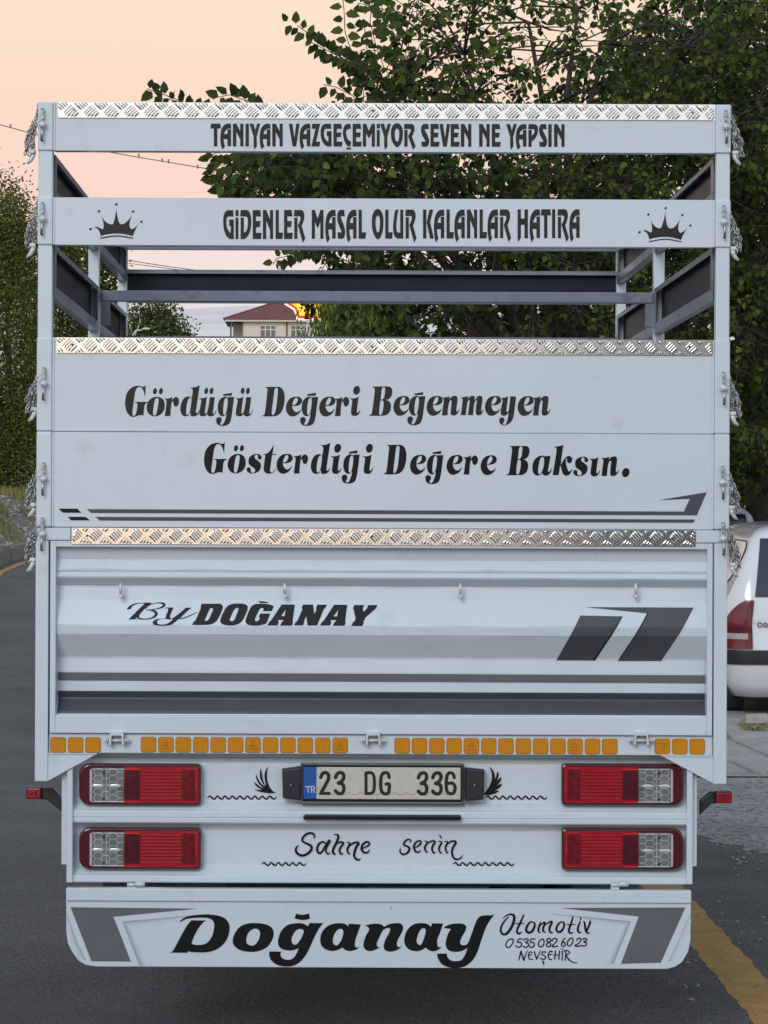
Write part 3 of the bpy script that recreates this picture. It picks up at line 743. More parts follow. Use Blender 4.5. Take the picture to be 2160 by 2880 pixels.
# ---- tread strip: a plate with rows of five slanting bars
def tread(u0, u1, v0, v1, yf, parent, flip=0):
    x0, z1 = U(u0, v0)
    x1, z0 = U(u1, v1)
    mb = MB().box(x0, x1, yf, yf + .003, z0, z1, .0006, 1)
    pitch = .0655
    k = 0
    zc = (z0 + z1) / 2
    rows = {0: [(z1 - .002, -1), (z0 + .017, 1)], 1: [(z1 - .027, 1), (z1 + .006, -1), (z1 - .060, -1)], 2: [(z1 - .022, -1), (z1 - .055, 1), (z1 + .011, 1)]}[flip]
    for zr, sg in rows:
        off = 0 if sg < 0 else pitch / 2
        n = int((x1 - x0) / pitch) + 2
        for i in range(-1, n):
            cx_ = x0 + .012 + off + i * pitch
            for j in range(-2, 3):
                # bars of a cluster step across their own direction
                d = Vector((.7071, 0, .7071 * sg))
                q = Vector((.7071, 0, -.7071 * sg))
                c = Vector((cx_, 0, zr)) + q * j * .0082
                hl = (.0220, .0215, .0195)[abs(j)]
                a, b = -hl, hl
                # keep inside the strip
                def clampz(t):
                    z = c.z + d.z * t
                    return z0 + .0012 <= z <= z1 - .0012 and x0 + .001 <= c.x + d.x * t <= x1 - .001
                while a < b and not clampz(a): a += .001
                while b > a and not clampz(b): b -= .001
                if b - a < .005: continue
                m_ = (a + b) / 2
                hw, hh = .0030, .0036
                pe = [c + d * a, c + d * (a * .55 + m_ * .45) - q * hw, c + d * (b * .55 + m_ * .45) - q * hw, c + d * b,
                      c + d * (b * .55 + m_ * .45) + q * hw, c + d * (a * .55 + m_ * .45) + q * hw]
                r1, r2 = c + d * (a * .6 + m_ * .4), c + d * (b * .6 + m_ * .4)
                vs = [(p.x, yf - .0001, p.z) for p in pe] + [(r1.x, yf - hh, r1.z), (r2.x, yf - hh, r2.z)]
                fs = [(0, 6, 1), (1, 6, 7, 2), (2, 7, 3), (3, 7, 4), (4, 7, 6, 5), (5, 6, 0)]
                if sg > 0: fs = [f[::-1] for f in fs]
                mb.add(vs, fs)
    o = mb.build("tread_strip", "aluminium", parent)
    for f in (.025, .48, .965):
        x = x0 + (x1 - x0) * f
        MB().ball((x, yf - .001, zc), (.004, .002, .004), 10, 6).build("rivet", "steel_dark", parent)
    return o

BD = .045   # board depth
def board(v0, v1, yf=0.0, bev=.004, uL=146, uR=2007, lip=True):
    """a folded sheet plank: face plus end sleeves round the posts"""
    mb = MB()
    mb.ubox(uL, uR, v0, v1, yf, yf + .004, .0016, 2)
    x0, z1 = U(uL, v0); x1, z0 = U(uR, v1)
    mb.box(x0 + .002, x1 - .002, yf + .004, yf + BD, z1 - .004, z1 - .0005)      # top return
    mb.box(x0 + .002, x1 - .002, yf + .004, yf + BD, z0 + .0005, z0 + .0055)      # bottom return
    b = mb.build("gate_board", "truck_paint", truck)
    return b

def sleeve(v0, v1, parent, side):
    u0, u1 = (102, 145) if side < 0 else (2008, 2051)
    mb = MB().ubox(u0, u1, v0, v1, -.0055, .050, .005, 3)
    # narrow folded shoulder next to the board
    su = (146, 151) if side < 0 else (2000, 2007)
    mb.ubox(su[0], su[1], v0 + 1, v1 - 1, -.0035, -.0005, .001, 1)
    return mb.build("end_sleeve", "truck_paint", parent)

b1 = board(290, 427)
b2 = board(558, 692)
b3 = board(952, 1216)
b4 = board(1218, 1485)
for b, v0, v1 in ((b1, 290, 427), (b2, 558, 692), (b3, 952, 1216), (b4, 1218, 1485)):
    for sd in (-1, 1):
        sleeve(v0, v1, b, sd)
b1['label'] = "top board with the first line of capitals under a tread strip"
b2['label'] = "board with a line of capitals between two crowns"
b3['label'] = "deep board with the upper line of italic script"
b4['label'] = "deep board with the lower line of italic script and stripes"
tread(158, 2007, 290, 335, -.0045, b1)
tread(157, 2004, 952, 996, -.0045, b3, 1)

YV = -.0012
def fa_items(line, t0, tb0, t1, tb1, X0, X1, sx):
    it = []
    for k, (ch, x) in enumerate(line):
        f = (x - X0) / (X1 - X0)
        top, bot = t0 + (t1 - t0) * f, tb0 + (tb1 - tb0) * f
        sy = (bot - top) / 520.0
        it.append(("A" + ch, FA[ch], (lambda X, T, sy_: (lambda a, b: (X + a * sx, T + b * sy_)))(x, top, sy)))
    return it
for w_ in words(fa_items(LINE1, 347.6, 411.6, 349.2, 413.2, 592, 1587, .1614), (7, 12, 5, 2, 6)): decal("lettering", "vinyl_charcoal", b1, w_, YV)
for w_ in words(fa_items(LINE2, 591, 672.5, 588.3, 669.6, 628, 1631, .1567), (8, 5, 4, 8, 6)): decal("lettering", "vinyl_charcoal", b2, w_, YV)
for it in CROWN:
    decal("crown_emblem", "vinyl_charcoal", b2, [it], YV)
def fb_items(line):
    it = []
    for ch, X, Yb in line:
        s, x0, yb, sh = FB[ch]
        it.append(("B" + ch, sh, aff(s, x0, yb, X, Yb)))
    return it
for w_ in words(fb_items(LINE3), (7, 6, 10)): decal("lettering", "vinyl_charcoal", b3, w_, YV)
for w_ in words(fb_items(LINE4), (10, 6, 7)): decal("lettering", "vinyl_black", b4, w_, YV)
decal("stripe", "vinyl_slate", b4, [("st1", ["244.3,1431.8 1923.6,1438.6 1939.5,1402.9 1851,1406.6 1987.8,1384.3 1959.7,1449.5 256,1442.7"], ID)], YV)
decal("stripe", "vinyl_slate", b4, [("st2", ["268.2,1453.5 1954.3,1461.0 1950,1470.2 280,1463.9"], ID)], YV)
decal("stripe", "vinyl_black", b4, [("st3", ["165,1430.5 217,1430.5 229,1442 176.5,1442"], ID)], YV)
decal("stripe", "vinyl_black", b4, [("st4", ["189.7,1453.5 241,1453.5 253,1463.5 200.5,1463.5"], ID)], YV)

# ---- posts of the stake body
def post(x0, x1, y0, y1, v0, v1, m="truck_paint"):
    _, z1 = U(0, v0); _, z0 = U(0, v1)
    return MB().box(x0, x1, y0, y1, z0, z1, .004, 2).build("corner_post" if y0 < .5 else "stake_post", m, truck)
xa, _ = U(103.5, 0); xb, _ = U(144, 0)
post(xa, xb, .001, .044, 294, 1486)
xa2, _ = U(2011, 0); xb2, _ = U(2049.5, 0)
post(xa2, xb2, .001, .044, 294, 1486)
for sg, xo, xi in ((-1, XL0, XIL), (1, XR0, XIR)):
    for yy in (Y1, Y2):
        wd = .045
        a, b = sorted((xi, xi + sg * .042))
        post(a, b, yy, yy + .045, 426, 1500)

# ---- side boards: channels seen from inside
def side_board(sg, ya, yb, v0, v1):
    xi = XIL if sg < 0 else XIR
    _, z1 = U(0, v0); _, z0 = U(0, v1)
    def bx(mb, xa_, xb_, z_0, z_1):
        a, b = sorted((xa_, xb_))
        mb.box(a, b, ya, yb, z_0, z_1, .002, 1)
    mb = MB()
    bx(mb, xi + sg * .030, xi + sg * .036, z0, z1)
    o = mb.build("side_board", "truck_paint_dark", truck)
    lp = MB()
    bx(lp, xi, xi + sg * .030, z1 - .004, z1)
    bx(lp, xi, xi + sg * .004, z1 - .020, z1 - .004)
    bx(lp, xi, xi + sg * .030, z0, z0 + .004)
    bx(lp, xi, xi + sg * .004, z0 + .004, z0 + .040)
    lp.build("flange", "truck_paint_inner", o)
    for y in (ya, yb - .05):
        a, b = sorted((xi, xi + sg * .003))
        MB().box(a, b, y, y + .05, z0 + .040, z1 - .020).build("end_plate", "truck_paint_inner", o)
for sg in (-1, 1):
    for (v0, v1) in ((432, 566), (686, 838)):
        side_board(sg, .046, Y1 - .002, v0, v1)
        side_board(sg, Y1 + .047, Y2 - .002, v0, v1)
    # closed lower side
    xi = XIL if sg < 0 else XIR
    _, z1 = U(0, 956); _, z0 = U(0, 2064)
    a, b = sorted((xi + sg * .004, xi + sg * .040))
    for ya_, yb_ in ((.047, Y1 - .003), (Y1 + .048, Y2 - .003)): MB().box(a, b, ya_, yb_, z0, z1, .004).build("side_panel", "truck_paint", truck)

# ---- cross rail at the middle posts and the front frame
def crossbar(name, m, Y, py0, py1, depth, pxa, pxb, parent=truck):
    x0, z1 = P(pxa, (py0[0]), Y); x1, z0 = P(pxb, py1[1], Y)
    _, z1 = U(946, (py0[0] + py0[1]) / 2, Y)
    _, z0 = U(946, (py1[0] + py1[1]) / 2, Y)
    return MB().box(x0, x1, Y, Y + depth, z0, z1, .003, 2).build(name, m, parent)
cr = crossbar("cross_rail", "truck_paint_inner", Y1, (820, 818), (849, 849), .05, 286, 1837)
for pxa, pxb in ((280, 307), (1811, 1839)):
    x0, z1 = U(pxa + 2, 850, Y1); x1, z0 = U(pxb, 918, Y1)
    MB().box(x0, x1, Y1 + .004, Y1 + .010, z0, z1, .002, 1).build("bracket", "truck_paint_inner", cr)
for (pa, pb) in ((600, 703), (760, 853), (947, 1060)):
    x0, z1 = U(354, pa, Y2); x1, z0 = U(1732, pb, Y2)
    mb = MB().box(x0, x1, Y2 + .032, Y2 + .038, z0, z1)
    o = mb.build("head_board", "truck_paint_dark", truck)
    MB().box(x0, x1, Y2, Y2 + .032, z1 - .004, z1, .001, 1).box(x0, x1, Y2, Y2 + .004, z1 - .018, z1 - .004, .001, 1).box(
        x0, x1, Y2, Y2 + .032, z0, z0 + .004, .001, 1).box(x0, x1, Y2, Y2 + .004, z0 + .004, z0 + .010, .001, 1).build("flange", "truck_paint_inner", o)
x0, _ = U(354, 0, Y2); x1, _ = U(1732, 0, Y2)
MB().box(x0, x1, Y2 + .002, Y2 + .03, U(0, 2064)[1], U(0, 1062, Y2)[1] - .002, .003).build("head_panel", "truck_paint", truck)
MB().box(XIL + .002, XIR - .002, .09, Y2, U(0, 2064)[1] - .03, U(0, 2040)[1] - .03).build("bed_floor", "truck_paint_dark", truck)

# ---- lower body: side posts
for ua, ub in ((101, 137.5), (2009, 2046)):
    MB().ubox(ua, ub, 1523, 2201, -.004, .06, .003, 2).build("side_post", "truck_paint", truck)
for ua, ub in ((127, 199), (1957.5, 2024)):
    MB().ubox(ua, ub, 1487.5, 1522, -.007, .02, .002, 2).build("hinge_strap", "truck_paint", truck)
# backing pieces behind the sleeves so nothing shows between posts
for ua, ub in ((103, 126), (2025, 2045)): MB().ubox(ua, ub, 1488, 1522, .004, .05).build("post_cap", "truck_paint", truck)

# ---- tailgate: frame and pressed sheet
gate = empty("tailgate", (XC, 0, U(0, 1780)[1]), parent=truck, label="pressed steel tailgate with slanted dark bars, stripes and slab lettering")
gf = MB()
gf.ubox(142, 158, 1524, 2065, -.002, .05, .002, 2)
gf.ubox(1990, 2005, 1524, 2065, -.002, .05, .002, 2)
gf.ubox(158, 1990, 1524, 1541, -.0014, .05, .002, 2)
gf.ubox(158, 1990, 2014, 2065, -.0026, .05, .003, 3)
gf.ubox(200.5, 1956.5, 1489, 1524, -.0010, .05)
gf.build("gate_frame", "truck_paint", gate)
tread(202, 1956, 1487, 1533, -.0065, gate, 2)
PROF = [(1541, .022), (1576, .032), (1583, .031), (1602, .021), (1606, .021), (1612, .0245), (1615, .021), (1624, .013), (1629, .016), (1650, .047), (1656, .047),
        (1688, .041), (1758, .012), (1763, .0115), (1786, .0135), (1791, .017), (1852, .058), (1858, .059), (1892, .057), (1948, .059), (1953, .0605), (1968, .072), (1973, .070), (2004, .034), (2014, .029)]
def profd(v):
    for (a, da), (b, db) in zip(PROF, PROF[1:]):
        if a <= v <= b: return da + (db - da) * (v - a) / (b - a)
    return PROF[0][1] if v < PROF[0][0] else PROF[-1][1]
mb = MB()
nx = 24
for i, (v, d) in enumerate(PROF):
    for k in range(nx + 1):
        u = 157 + (1991 - 157) * k / nx
        X, Z = U(u, v)
        mb.v.append((X, d + .0006 * math.sin(k * 1.7 + i) , Z))
for i in range(len(PROF) - 1):
    for k in range(nx):
        a = i * (nx + 1) + k
        mb.f.append((a, a + nx + 1, a + nx + 2, a + 1))
        mb.sm.append(False)
mb.build("pressed_sheet", "truck_paint", gate)

def clip(poly, lo, hi):
    def half(ps, f):
        o = []
        for i, a in enumerate(ps):
            b = ps[(i + 1) % len(ps)]
            fa, fb = f(a), f(b)
            if fa >= 0: o.append(a)
            if (fa >= 0) != (fb >= 0):
                t = fa / (fa - fb)
                o.append((a[0] + (b[0] - a[0]) * t, a[1] + (b[1] - a[1]) * t))
        return o
    ps = half(poly, lambda p: p[1] - lo)
    return half(ps, lambda p: hi - p[1]) if ps else []
def gate_decal(name, m, polys):
    """print lying on the folds of the sheet; polygons in picture units"""
    mb = MB()
    for pos, neg in polys:
        lv = lambda q: [(CX + (x - CX) + ROLL * (y - CY), CY + (y - CY) - ROLL * (x - CX)) for x, y in q]
        pos_, neg_ = [lv(q) for q in pos], [lv(q) for q in neg]
        for (a, da), (b, db) in zip(PROF, PROF[1:]):
            cp = [c for c in (clip(q, a, b) for q in pos_) if len(c) > 2]
            if not cp: continue
            cn = [c for c in (clip(q, a, b) for q in neg_) if len(c) > 2]
            vs, fs = fill(cp, cn)
            o3 = []
            for x, y in vs:
                X, Z = U(x, y)
                o3.append((X, da + (db - da) * (y - a) / (b - a) - .0014, Z))
            ff = []
            for f in fs:
                p, q, r = [o3[i] for i in f[:3]]
                c_ = (q[0]-p[0])*(r[2]-p[2]) - (q[2]-p[2])*(r[0]-p[0])
                ff.append(tuple(f) if c_ > 0 else tuple(f)[::-1])
            mb.add(o3, ff)
    return mb.build(name, m, gate)
def tr_(fn, pl): return [fn(x, y) for x, y in pl]
its = []
for key, sh, fn in BYD:
    p_, n_ = parse(sh)
    its.append(([tr_(fn, q) for q in p_], [tr_(fn, q) for q in n_]))
gate_decal("lettering", "vinyl_black", its[:2])
gate_decal("lettering", "vinyl_black", its[2:])
TT = aff(.34961, 0, 0, 1480, 1660)
gate_decal("slanted_bar", "vinyl_slate", [([tr_(TT, [(440, 205), (783, 212), (567, 573), (253, 573)])], [])])
gate_decal("slanted_bar", "vinyl_slate", [([tr_(TT, [(483, 138), (1358, 142), (1102, 578), (750, 577), (980, 188)])], [])])
# the deeper edge the sign painter gave both bars
gate_decal("bar_shade", "vinyl_black", [([tr_(TT, [(773, 214), (783, 212), (567, 573), (549, 573)])], []), ([tr_(TT, [(983, 180), (990, 190), (768, 560), (750, 577), (980, 188)])], [])])
gate_decal("stripe", "vinyl_grey", [([[(158, 1893.5), (1990, 1902), (1990, 1925), (158, 1916.5)]], [])])
gate_decal("stripe", "vinyl_slate", [([[(158, 1946), (1990, 1953), (1990, 2014), (158, 2008)]], [])])
for px in (338.5, 801, 1295, 1789):
    X, Z = P(px, 1643)
    X2, Z2 = P(px, 1680)
    mb = MB().tube([(X, .016, Z), (X, .010, Z - .004), (X, .008, Z2 + .010)], .0050, 10)
    mb.tube([(X, .036, Z2 + .005), (X, .004, Z2 + .005)], .0062, 10)
    mb.build("gate_hook", "zinc_pale", gate)

# ---- rear beam with amber reflectors
beam = MB().ubox(138.5, 2008, 2066.5, 2122, .010, .07, .003, 2).build("rear_beam", "truck_paint", truck)
rl = .0465 * 1.1
hw = 22 / 860
bm_edge = MB().prism(rrect(-hw, hw, -hw, hw, .0085, 5), 0, .0012)
bm_in = MB().prism(rrect(-hw + .0016, hw - .0016, -hw + .0016, hw - .0016, .0075, 5), -.0010, 0.0, .0004, 1)
ref_x = [143.5 + 49 * i for i in range(3)] + [397.7 + 49.05 * i for i in range(12)] + [1112 + 48.7 * i for i in range(13)] + [1844.5 + 49 * i for i in range(3)]
first = None
marks = {4: 0, 9: 0, 14: 1, 19: 1, 25: 0, 28: 2}
for i, px in enumerate(ref_x):
    X, Z = U(px + 22, 2097 + (1.5 if i < 3 else 0) - (1.0 if i > 27 else 0))
    if first is None:
        e = bm_edge.build("reflector", "amber_edge", truck)
        q = bm_in.build("prism_face", "amber", e)
        e.location = (X, .0086, Z)
        first = (e, q)
    else:
        e = link_copy(first[0], truck)
        e.location = (X, .0086, Z)
        q = link_copy(first[1], e)
    if i in marks:
        k = marks[i]
        sh = ["S1.2:14,28 22,14 27,28", "S1.2:16,24 30,24", "S1.4:8,33 36,33"] if k != 2 else ["S1.2:18,22 26,19 27,27 20,29", "S1.4:8,14 36,14", "S1.0:20,33 26,33"]
        p_, n_ = parse(sh)
        vs, fs = fill([[((x - 22) / 860, -(y - 22) / 860) for x, y in pl] for pl in p_], [])
        mk = MB().add([(x, -.0016, z) for x, z in vs], fs)
        mk.build("printed_mark", "amber_mark", None).parent = e
    
# hinge brackets under the gate
for px in (329, 1049.5, 1802.5):
    X, Z = P(px, 2082)
    s = 1 / 860
    mb = MB()
    mb.prism([(-19*s, 24*s), (-19*s, 8*s), (-22*s, -12*s), (-15*s, -12*s), (-14*s, 14*s), (14*s, 14*s), (15*s, -12*s), (22*s, -12*s), (19*s, 8*s), (19*s, 24*s)], -.016, .012, .001, 1)
    h = mb.build("hinge_bracket", "zinc_pale", truck)
    h.location = (X, -.004, Z)
    p_ = MB().tube([(-27*s, -.004, 0), (27*s, -.004, 0)], .0048, 10)
    for d in (-25, 25):
        p_.tube([((d - 1.5) * s, -.004, 0), ((d + 1.5) * s, -.004, 0)], .0095, 12)
    for d in (-31, 31):
        p_.tube([((d - 3) * s, -.004, 0), ((d + 3) * s, -.004, 0)], .0068, 6)
    p_.build("bolt", "zinc_pale", None).parent = h

# gussets
for pts in ([(137.8, 2123), (276, 2123), (137.8, 2200)], [(1864, 2123), (2008.7, 2123), (2008.7, 2199)]):
    q = [U(u, v) for u, v in pts]
    MB().prism(q, .000, .006, .001, 1).build("gusset", "truck_paint", truck)
for ua, ub in ((137.8, 276), (1864, 2008.7)): MB().ubox(ua, ub, 2120.5, 2123.5, -.004, -.0005).build("weld_seam", "truck_paint", truck)

# ---- bumper cabinet with two channels
bump = empty("lamp_panel", (XC, 0, U(0, 2300)[1]), parent=truck, label="two deep pressed channels carrying the tail lamps and the plate")
BP = [(2124, .085), (2136, .088), (2141, .075), (2152, .062), (2156, .060), (2256, .058), (2260, .0575), (2281, .030), (2284, .022), (2287, .020), (2301, .0195), (2303.5, .0225), (2306, .0195), (2316, .020), (2320, .024),
      (2322, .045), (2336, .058), (2341, .060), (2440, .058), (2444, .0575), (2464, .030), (2467, .022), (2470, .020), (2484, .020), (2487, .024), (2487.2, .07)]
mb = MB()
for i, (v, d) in enumerate(BP):
    for k in range(13):
        X, Z = U(206 + (1937 - 206) * k / 12, v)
        mb.v.append((X, d, Z))
for i in range(len(BP) - 1):
    for k in range(12):
        a = i * 13 + k
        mb.f.append((a, a + 13, a + 14, a + 1)); mb.sm.append(False)
mb.build("channel_sheet", "truck_paint", bump)
for q in ((190, 207, 2150, 2486.5, .008, .20, .003, 2), (1936, 1953, 2150, 2484.5, .008, .20, .003, 2), (174, 189.4, 2150, 2438, .030, .20, .002, 2), (1953.6, 1967, 2150, 2436, .030, .20, .002, 2)):
    MB().ubox(*q).build("end_frame", "truck_paint", bump)
yl = lambda v: .0585
def lamp(cx, cy, mir):
    s = .22905 / 860
    X, Z = P(cx, cy)
    t = empty("tail_lamp", (X, .058, Z), parent=truck)
    return t
def lamp_parts():
    s = .22905 / 860
    fx = lambda x: (x - 839) * s
    fz = lambda y: -(y - 385) * s
    parts = []
    parts.append(("housing", "lamp_housing", MB().prism(rrect(fx(88), fx(1592), fz(643), fz(127), [.036, .014, .014, .036], 8), -.036, 0, .006, 3, True)))
    parts.append(("cover", "lamp_red_dark", MB().prism(rrect(fx(100), fx(1578), fz(630), fz(142), [.033, .011, .011, .033], 8), -.0385, -.034, .003, 2)))
    parts.append(("red_lens", "lamp_red", MB().prism(rrect(fx(650), fx(1560), fz(608), fz(165), [.001, .006, .006, .001], 4), -.0405, -.038, .001, 1)))
    mb = MB().prism(rrect(fx(655), fx(842), fz(570), fz(210), .0005, 1), -.0412, -.040)
    parts.append(("dark_lens", "lamp_red_dark", mb))
    parts.append(("inner_lens", "lamp_red_mid", MB().prism(rrect(fx(1356), fx(1520), fz(575), fz(200), .0005, 1), -.0412, -.040)))
    mb = MB()
    for i in range(9):
        zc = fz(222 + i * 41.5)
        mb.box(fx(855), fx(1350), -.0445, -.040, zc - .0019, zc + .0028, .0012, 1)
    parts.append(("lens_rib", "lamp_red", mb))
    parts.append(("clear_lens", "lamp_clear", MB().prism(rrect(fx(216), fx(645), fz(606), fz(180), [.012, .001, .001, .012], 6), -.041, -.0385, .001, 1)))
    mb = MB()
    for x in (320, 535):
        mb.ball((fx(x), -.0402, fz(400)), (.023, .0014, .007), 14, 8)
    parts.append(("lens_glint", "lamp_glint", mb))  # white lens highlight, added as bright flattened balls
    mb = MB()
    # honeycomb lines pressed in the clear lens
    cw, ch = 122, 80
    inb = lambda q: 226 <= q[0] <= 642 and 186 <= q[1] <= 602
    for ci in range(-1, 6):
        for ri in range(-1, 7):
            cx_ = 236 + ci * cw * .75
            cy_ = 190 + ri * ch + (ch / 2 if ci % 2 else 0)
            ring_ = [(cx_ - cw * .5, cy_), (cx_ - cw * .25, cy_ - ch * .5), (cx_ + cw * .25, cy_ - ch * .5), (cx_ + cw * .5, cy_)]
            for a, b in zip(ring_, ring_[1:]):
                if inb(a) and inb(b): mb.tube([(fx(a[0]), -.0412, fz(a[1])), (fx(b[0]), -.0412, fz(b[1]))], .00062, 4)
    for y in range(205, 590, 14):
        mb.box(fx(226), fx(246), -.0425, -.0408, fz(y + 8), fz(y), .0004, 1)
        mb.box(fx(424), fx(431), -.0418, -.0408, fz(y + 7), fz(y))
    for x in range(260, 640, 22):
        mb.box(fx(x), fx(x + 16), -.042, -.0408, fz(197), fz(190))
        mb.box(fx(x), fx(x + 16), -.042, -.0408, fz(598), fz(590))
    parts.append(("lens_pattern", "lamp_wire", mb))
    mb = MB()
    for (x, y) in ((392, 232), (392, 556)):
        mb.ball((fx(x), -.0412, fz(y)), (.0052, .002, .0052), 10, 6)
    parts.append(("screw", "black_gloss", mb))
    mb = MB()
    mb.box(fx(660), fx(838), -.0420, -.0405, fz(198), fz(186)).box(fx(660), fx(838), -.0420, -.0405, fz(604), fz(599))
    for x in range(1375, 1540, 14): mb.box(fx(x), fx(x + 8), -.042, -.0405, fz(186), fz(176))
    for y in range(200, 420, 14): mb.box(fx(1530), fx(1537), -.042, -.0405, fz(y + 8), fz(y))
    parts.append(("lens_edge", "lamp_red_bright", mb))
    return parts
mat("lamp_red_mid", (.15, .002, .008), rough=.15, coat=1.0, var=.5, vscale=90)
mat("lamp_glint", (.72, .72, .72), rough=.25, metal=.6, coat=1)
mat("lamp_red_bright", (.75, .03, .03), rough=.2, coat=1)  # brighter red for the small lens edge pieces
LP = [(n, b_.build(n, m_, None, **({'kind': 'stuff'} if n in ("lens_rib", "lens_pattern", "lens_edge") else {}))) for n, m_, b_ in lamp_parts()]
firstlamp = True
for (cx, cy, mir) in ((392.3, 2208.5, 1), (392.3, 2389, 1), (1753, 2209, -1), (1753.5, 2391, -1)):
    t = lamp(cx, cy, mir)
    t.scale = (mir, 1, 1)
    for n, o in LP:
        c = o if firstlamp else link_copy(o)
        c.parent = t
    firstlamp = False

decal("wing_emblem", "vinyl_black", bump, [WINGS[0]], .0555)
decal("wing_emblem", "vinyl_black", bump, [WINGS[1]], .0555)
decal("wavy_line", "vinyl_black", bump, SQ[:1], .0558)
decal("wavy_line", "vinyl_black", bump, SQ[1:], .0558)
decal("wavy_line", "vinyl_black", bump, SQ2[:1], .0558)
decal("wavy_line", "vinyl_black", bump, SQ2[1:], .0558)
for w_ in words(SAHNE, (5, 5)): decal("lettering", "vinyl_black", bump, w_, .0552)

# ---- number plate
pl = empty("number_plate", (0, .04, 0), parent=truck, label="weathered number plate with blue country band in a chromed frame")
xa, za = P(846, 2147); xb, zb = P(1306, 2264)
ia, iz = P(852, 2159); ib, izb = P(1296, 2250)
xm, zm = (xa + xb) / 2, 0
z_t, z_b = U(946, 2148)[1], U(946, 2264)[1]
fr = MB()
fr.box(xa, xb, .022, .050, z_b, z_t, .004, 2)
fr.build("plate_frame", "black_gloss", pl)
fr = MB()
for (v, h) in ((2151.5, 2.6), (2259.5, 3.0)):
    zc = U(946, v)[1]
    fr.box(xa + .004, xb - .004, .0185, .0222, zc - h / 860 / 1.2, zc + h / 860 / 1.2, .001, 2)
for x in (xa + .0035, xb - .0035):
    fr.box(x - .0014, x + .0014, .0185, .0222, z_b + .006, z_t - .006, .001, 1)
fr.build("frame_trim", "chrome", pl)
z1_, z0_ = U(946, 2159)[1], U(946, 2249)[1]
x1_, x2_ = P(890, 2200)[0], P(1296, 2200)[0]
MB().box(x1_, x2_, .0195, .0212, z0_, z1_, .0006, 1).build("plate_sheet", "plate_white", pl)
MB().box(P(853, 2200)[0], x1_ - .0003, .0195, .0212, z0_, z1_, .0006, 1).build("country_band", "plate_blue", pl)
def fix(it): return it
for w_ in words(PLATE, (2, 2, 3)): decal("plate_characters", "plate_black", pl, w_, .0183)
decal("country_letters", "plate_text_white", pl, TR, .0188)
mb = MB()
wv = [(892 + i * 3.2, 2234 + 3.2 * math.sin(i * .62)) for i in range(126)]
mb.tube([(P(x, y)[0], .0193, P(x, y)[1]) for x, y in wv], .0007, 4)
mb.build("guilloche_line", "amber_edge", pl)
for (ua, ub, va, vb, sd) in ((793, 846, 2160, 2252, -1), (1311, 1363, 2162, 2254, 1)):
    q = [(ua, va + 5), (ub, va - 2), (ub, vb), (ua + 2, vb - 6)] if sd < 0 else [(ua, va), (ub, va + 5), (ub - 2, vb - 4), (ua, vb + 1)]
    o = MB().prism([P(*p) for p in q], .010, .055, .006, 3).build("plate_light", "black_plastic", truck)
    c = P((ua + ub) / 2 - 2, 2209)
    MB().ball((c[0], .0095, c[1]), (.0034, .002, .0025), 8, 6).build("screw", "chrome", o)
MB().ubox(847, 850, 2160, 2205, .012, .02).build("plate_bracket", "black_plastic", truck)
x0, zc = P(853, 2299); x1, _ = P(1297, 2299)
MB().box(x0, x1, -.002, .021, zc - .0085, zc + .010, .005, 3).build("handle_strip", "black_gloss", truck)

# ---- side marker lamps on black arms
for pts, armp, sd in (((74, 117, 2214, 2247), [(118, 2214), (145, 2216), (174, 2246), (174, 2282), (132, 2248), (118, 2248)], -1),
                      ((2012, 2058, 2226, 2259), [(2011, 2227), (1998, 2227), (1968, 2252), (1968, 2292), (1999, 2260), (2011, 2260)], 1)):
    q = [P(*p, .11) for p in armp]
    a = MB().prism(q, .10, .125, .004, 2).build("marker_arm", "black_plastic", truck)
    xa_, zb_ = P(pts[0], pts[2], .10); xb_, za_ = P(pts[1], pts[3], .10)
    MB().box(xa_, xb_, .095, .13, za_, zb_, .003, 2).build("marker_housing", "black_plastic", a)
    MB().box(xa_ + .003, xb_ - .003, .089, .094, za_ + .0025, zb_ - .0025, .0035, 3).build("marker_lens", "lamp_red", a)
    MB().ring(((xa_ + xb_) / 2, .0885, (za_ + zb_) / 2), (1, 0, 0), (0, 0, 1), .007, .007, .0022, 12, 4).build("lens_ring", "lamp_red_dark", a)

# ---- underrun guard
guard = empty("underrun_guard", (XC, 0, U(0, 2610)[1]), parent=truck, label="wide lower guard panel with large black lettering and grey side flashes")
MB().ubox(191, 1947.5, 2500, 2535.5, -.012, .03, .003, 2).build("guard_rail", "truck_paint", guard)
gp = [(191, 2534), (191.5, 2625), (196, 2655), (208, 2680), (226, 2704), (246, 2716), (275, 2720.5), (1880, 2721), (1905, 2714), (1924, 2700), (1940, 2672), (1946.5, 2640), (1947, 2534)]
MB().prism([U(u, v) for u, v in gp][::-1], -.004, .004, .0015, 2).build("guard_sheet", "truck_paint", guard)
H1, H2 = aff(.4581, 0, 0, 160, 2460), aff(.38577, 0, 0, 1360, 2460)
decal("grey_flash", "vinyl_grey", guard, [("gl", ["85,198 865,207 348,257 455,532 213,530"], H1)], -.0052)
decal("grey_flash", "vinyl_grey", guard, [("gr", ["560,241 1470,237 1290,640 1000,648 1130,303"], H2)], -.0052)
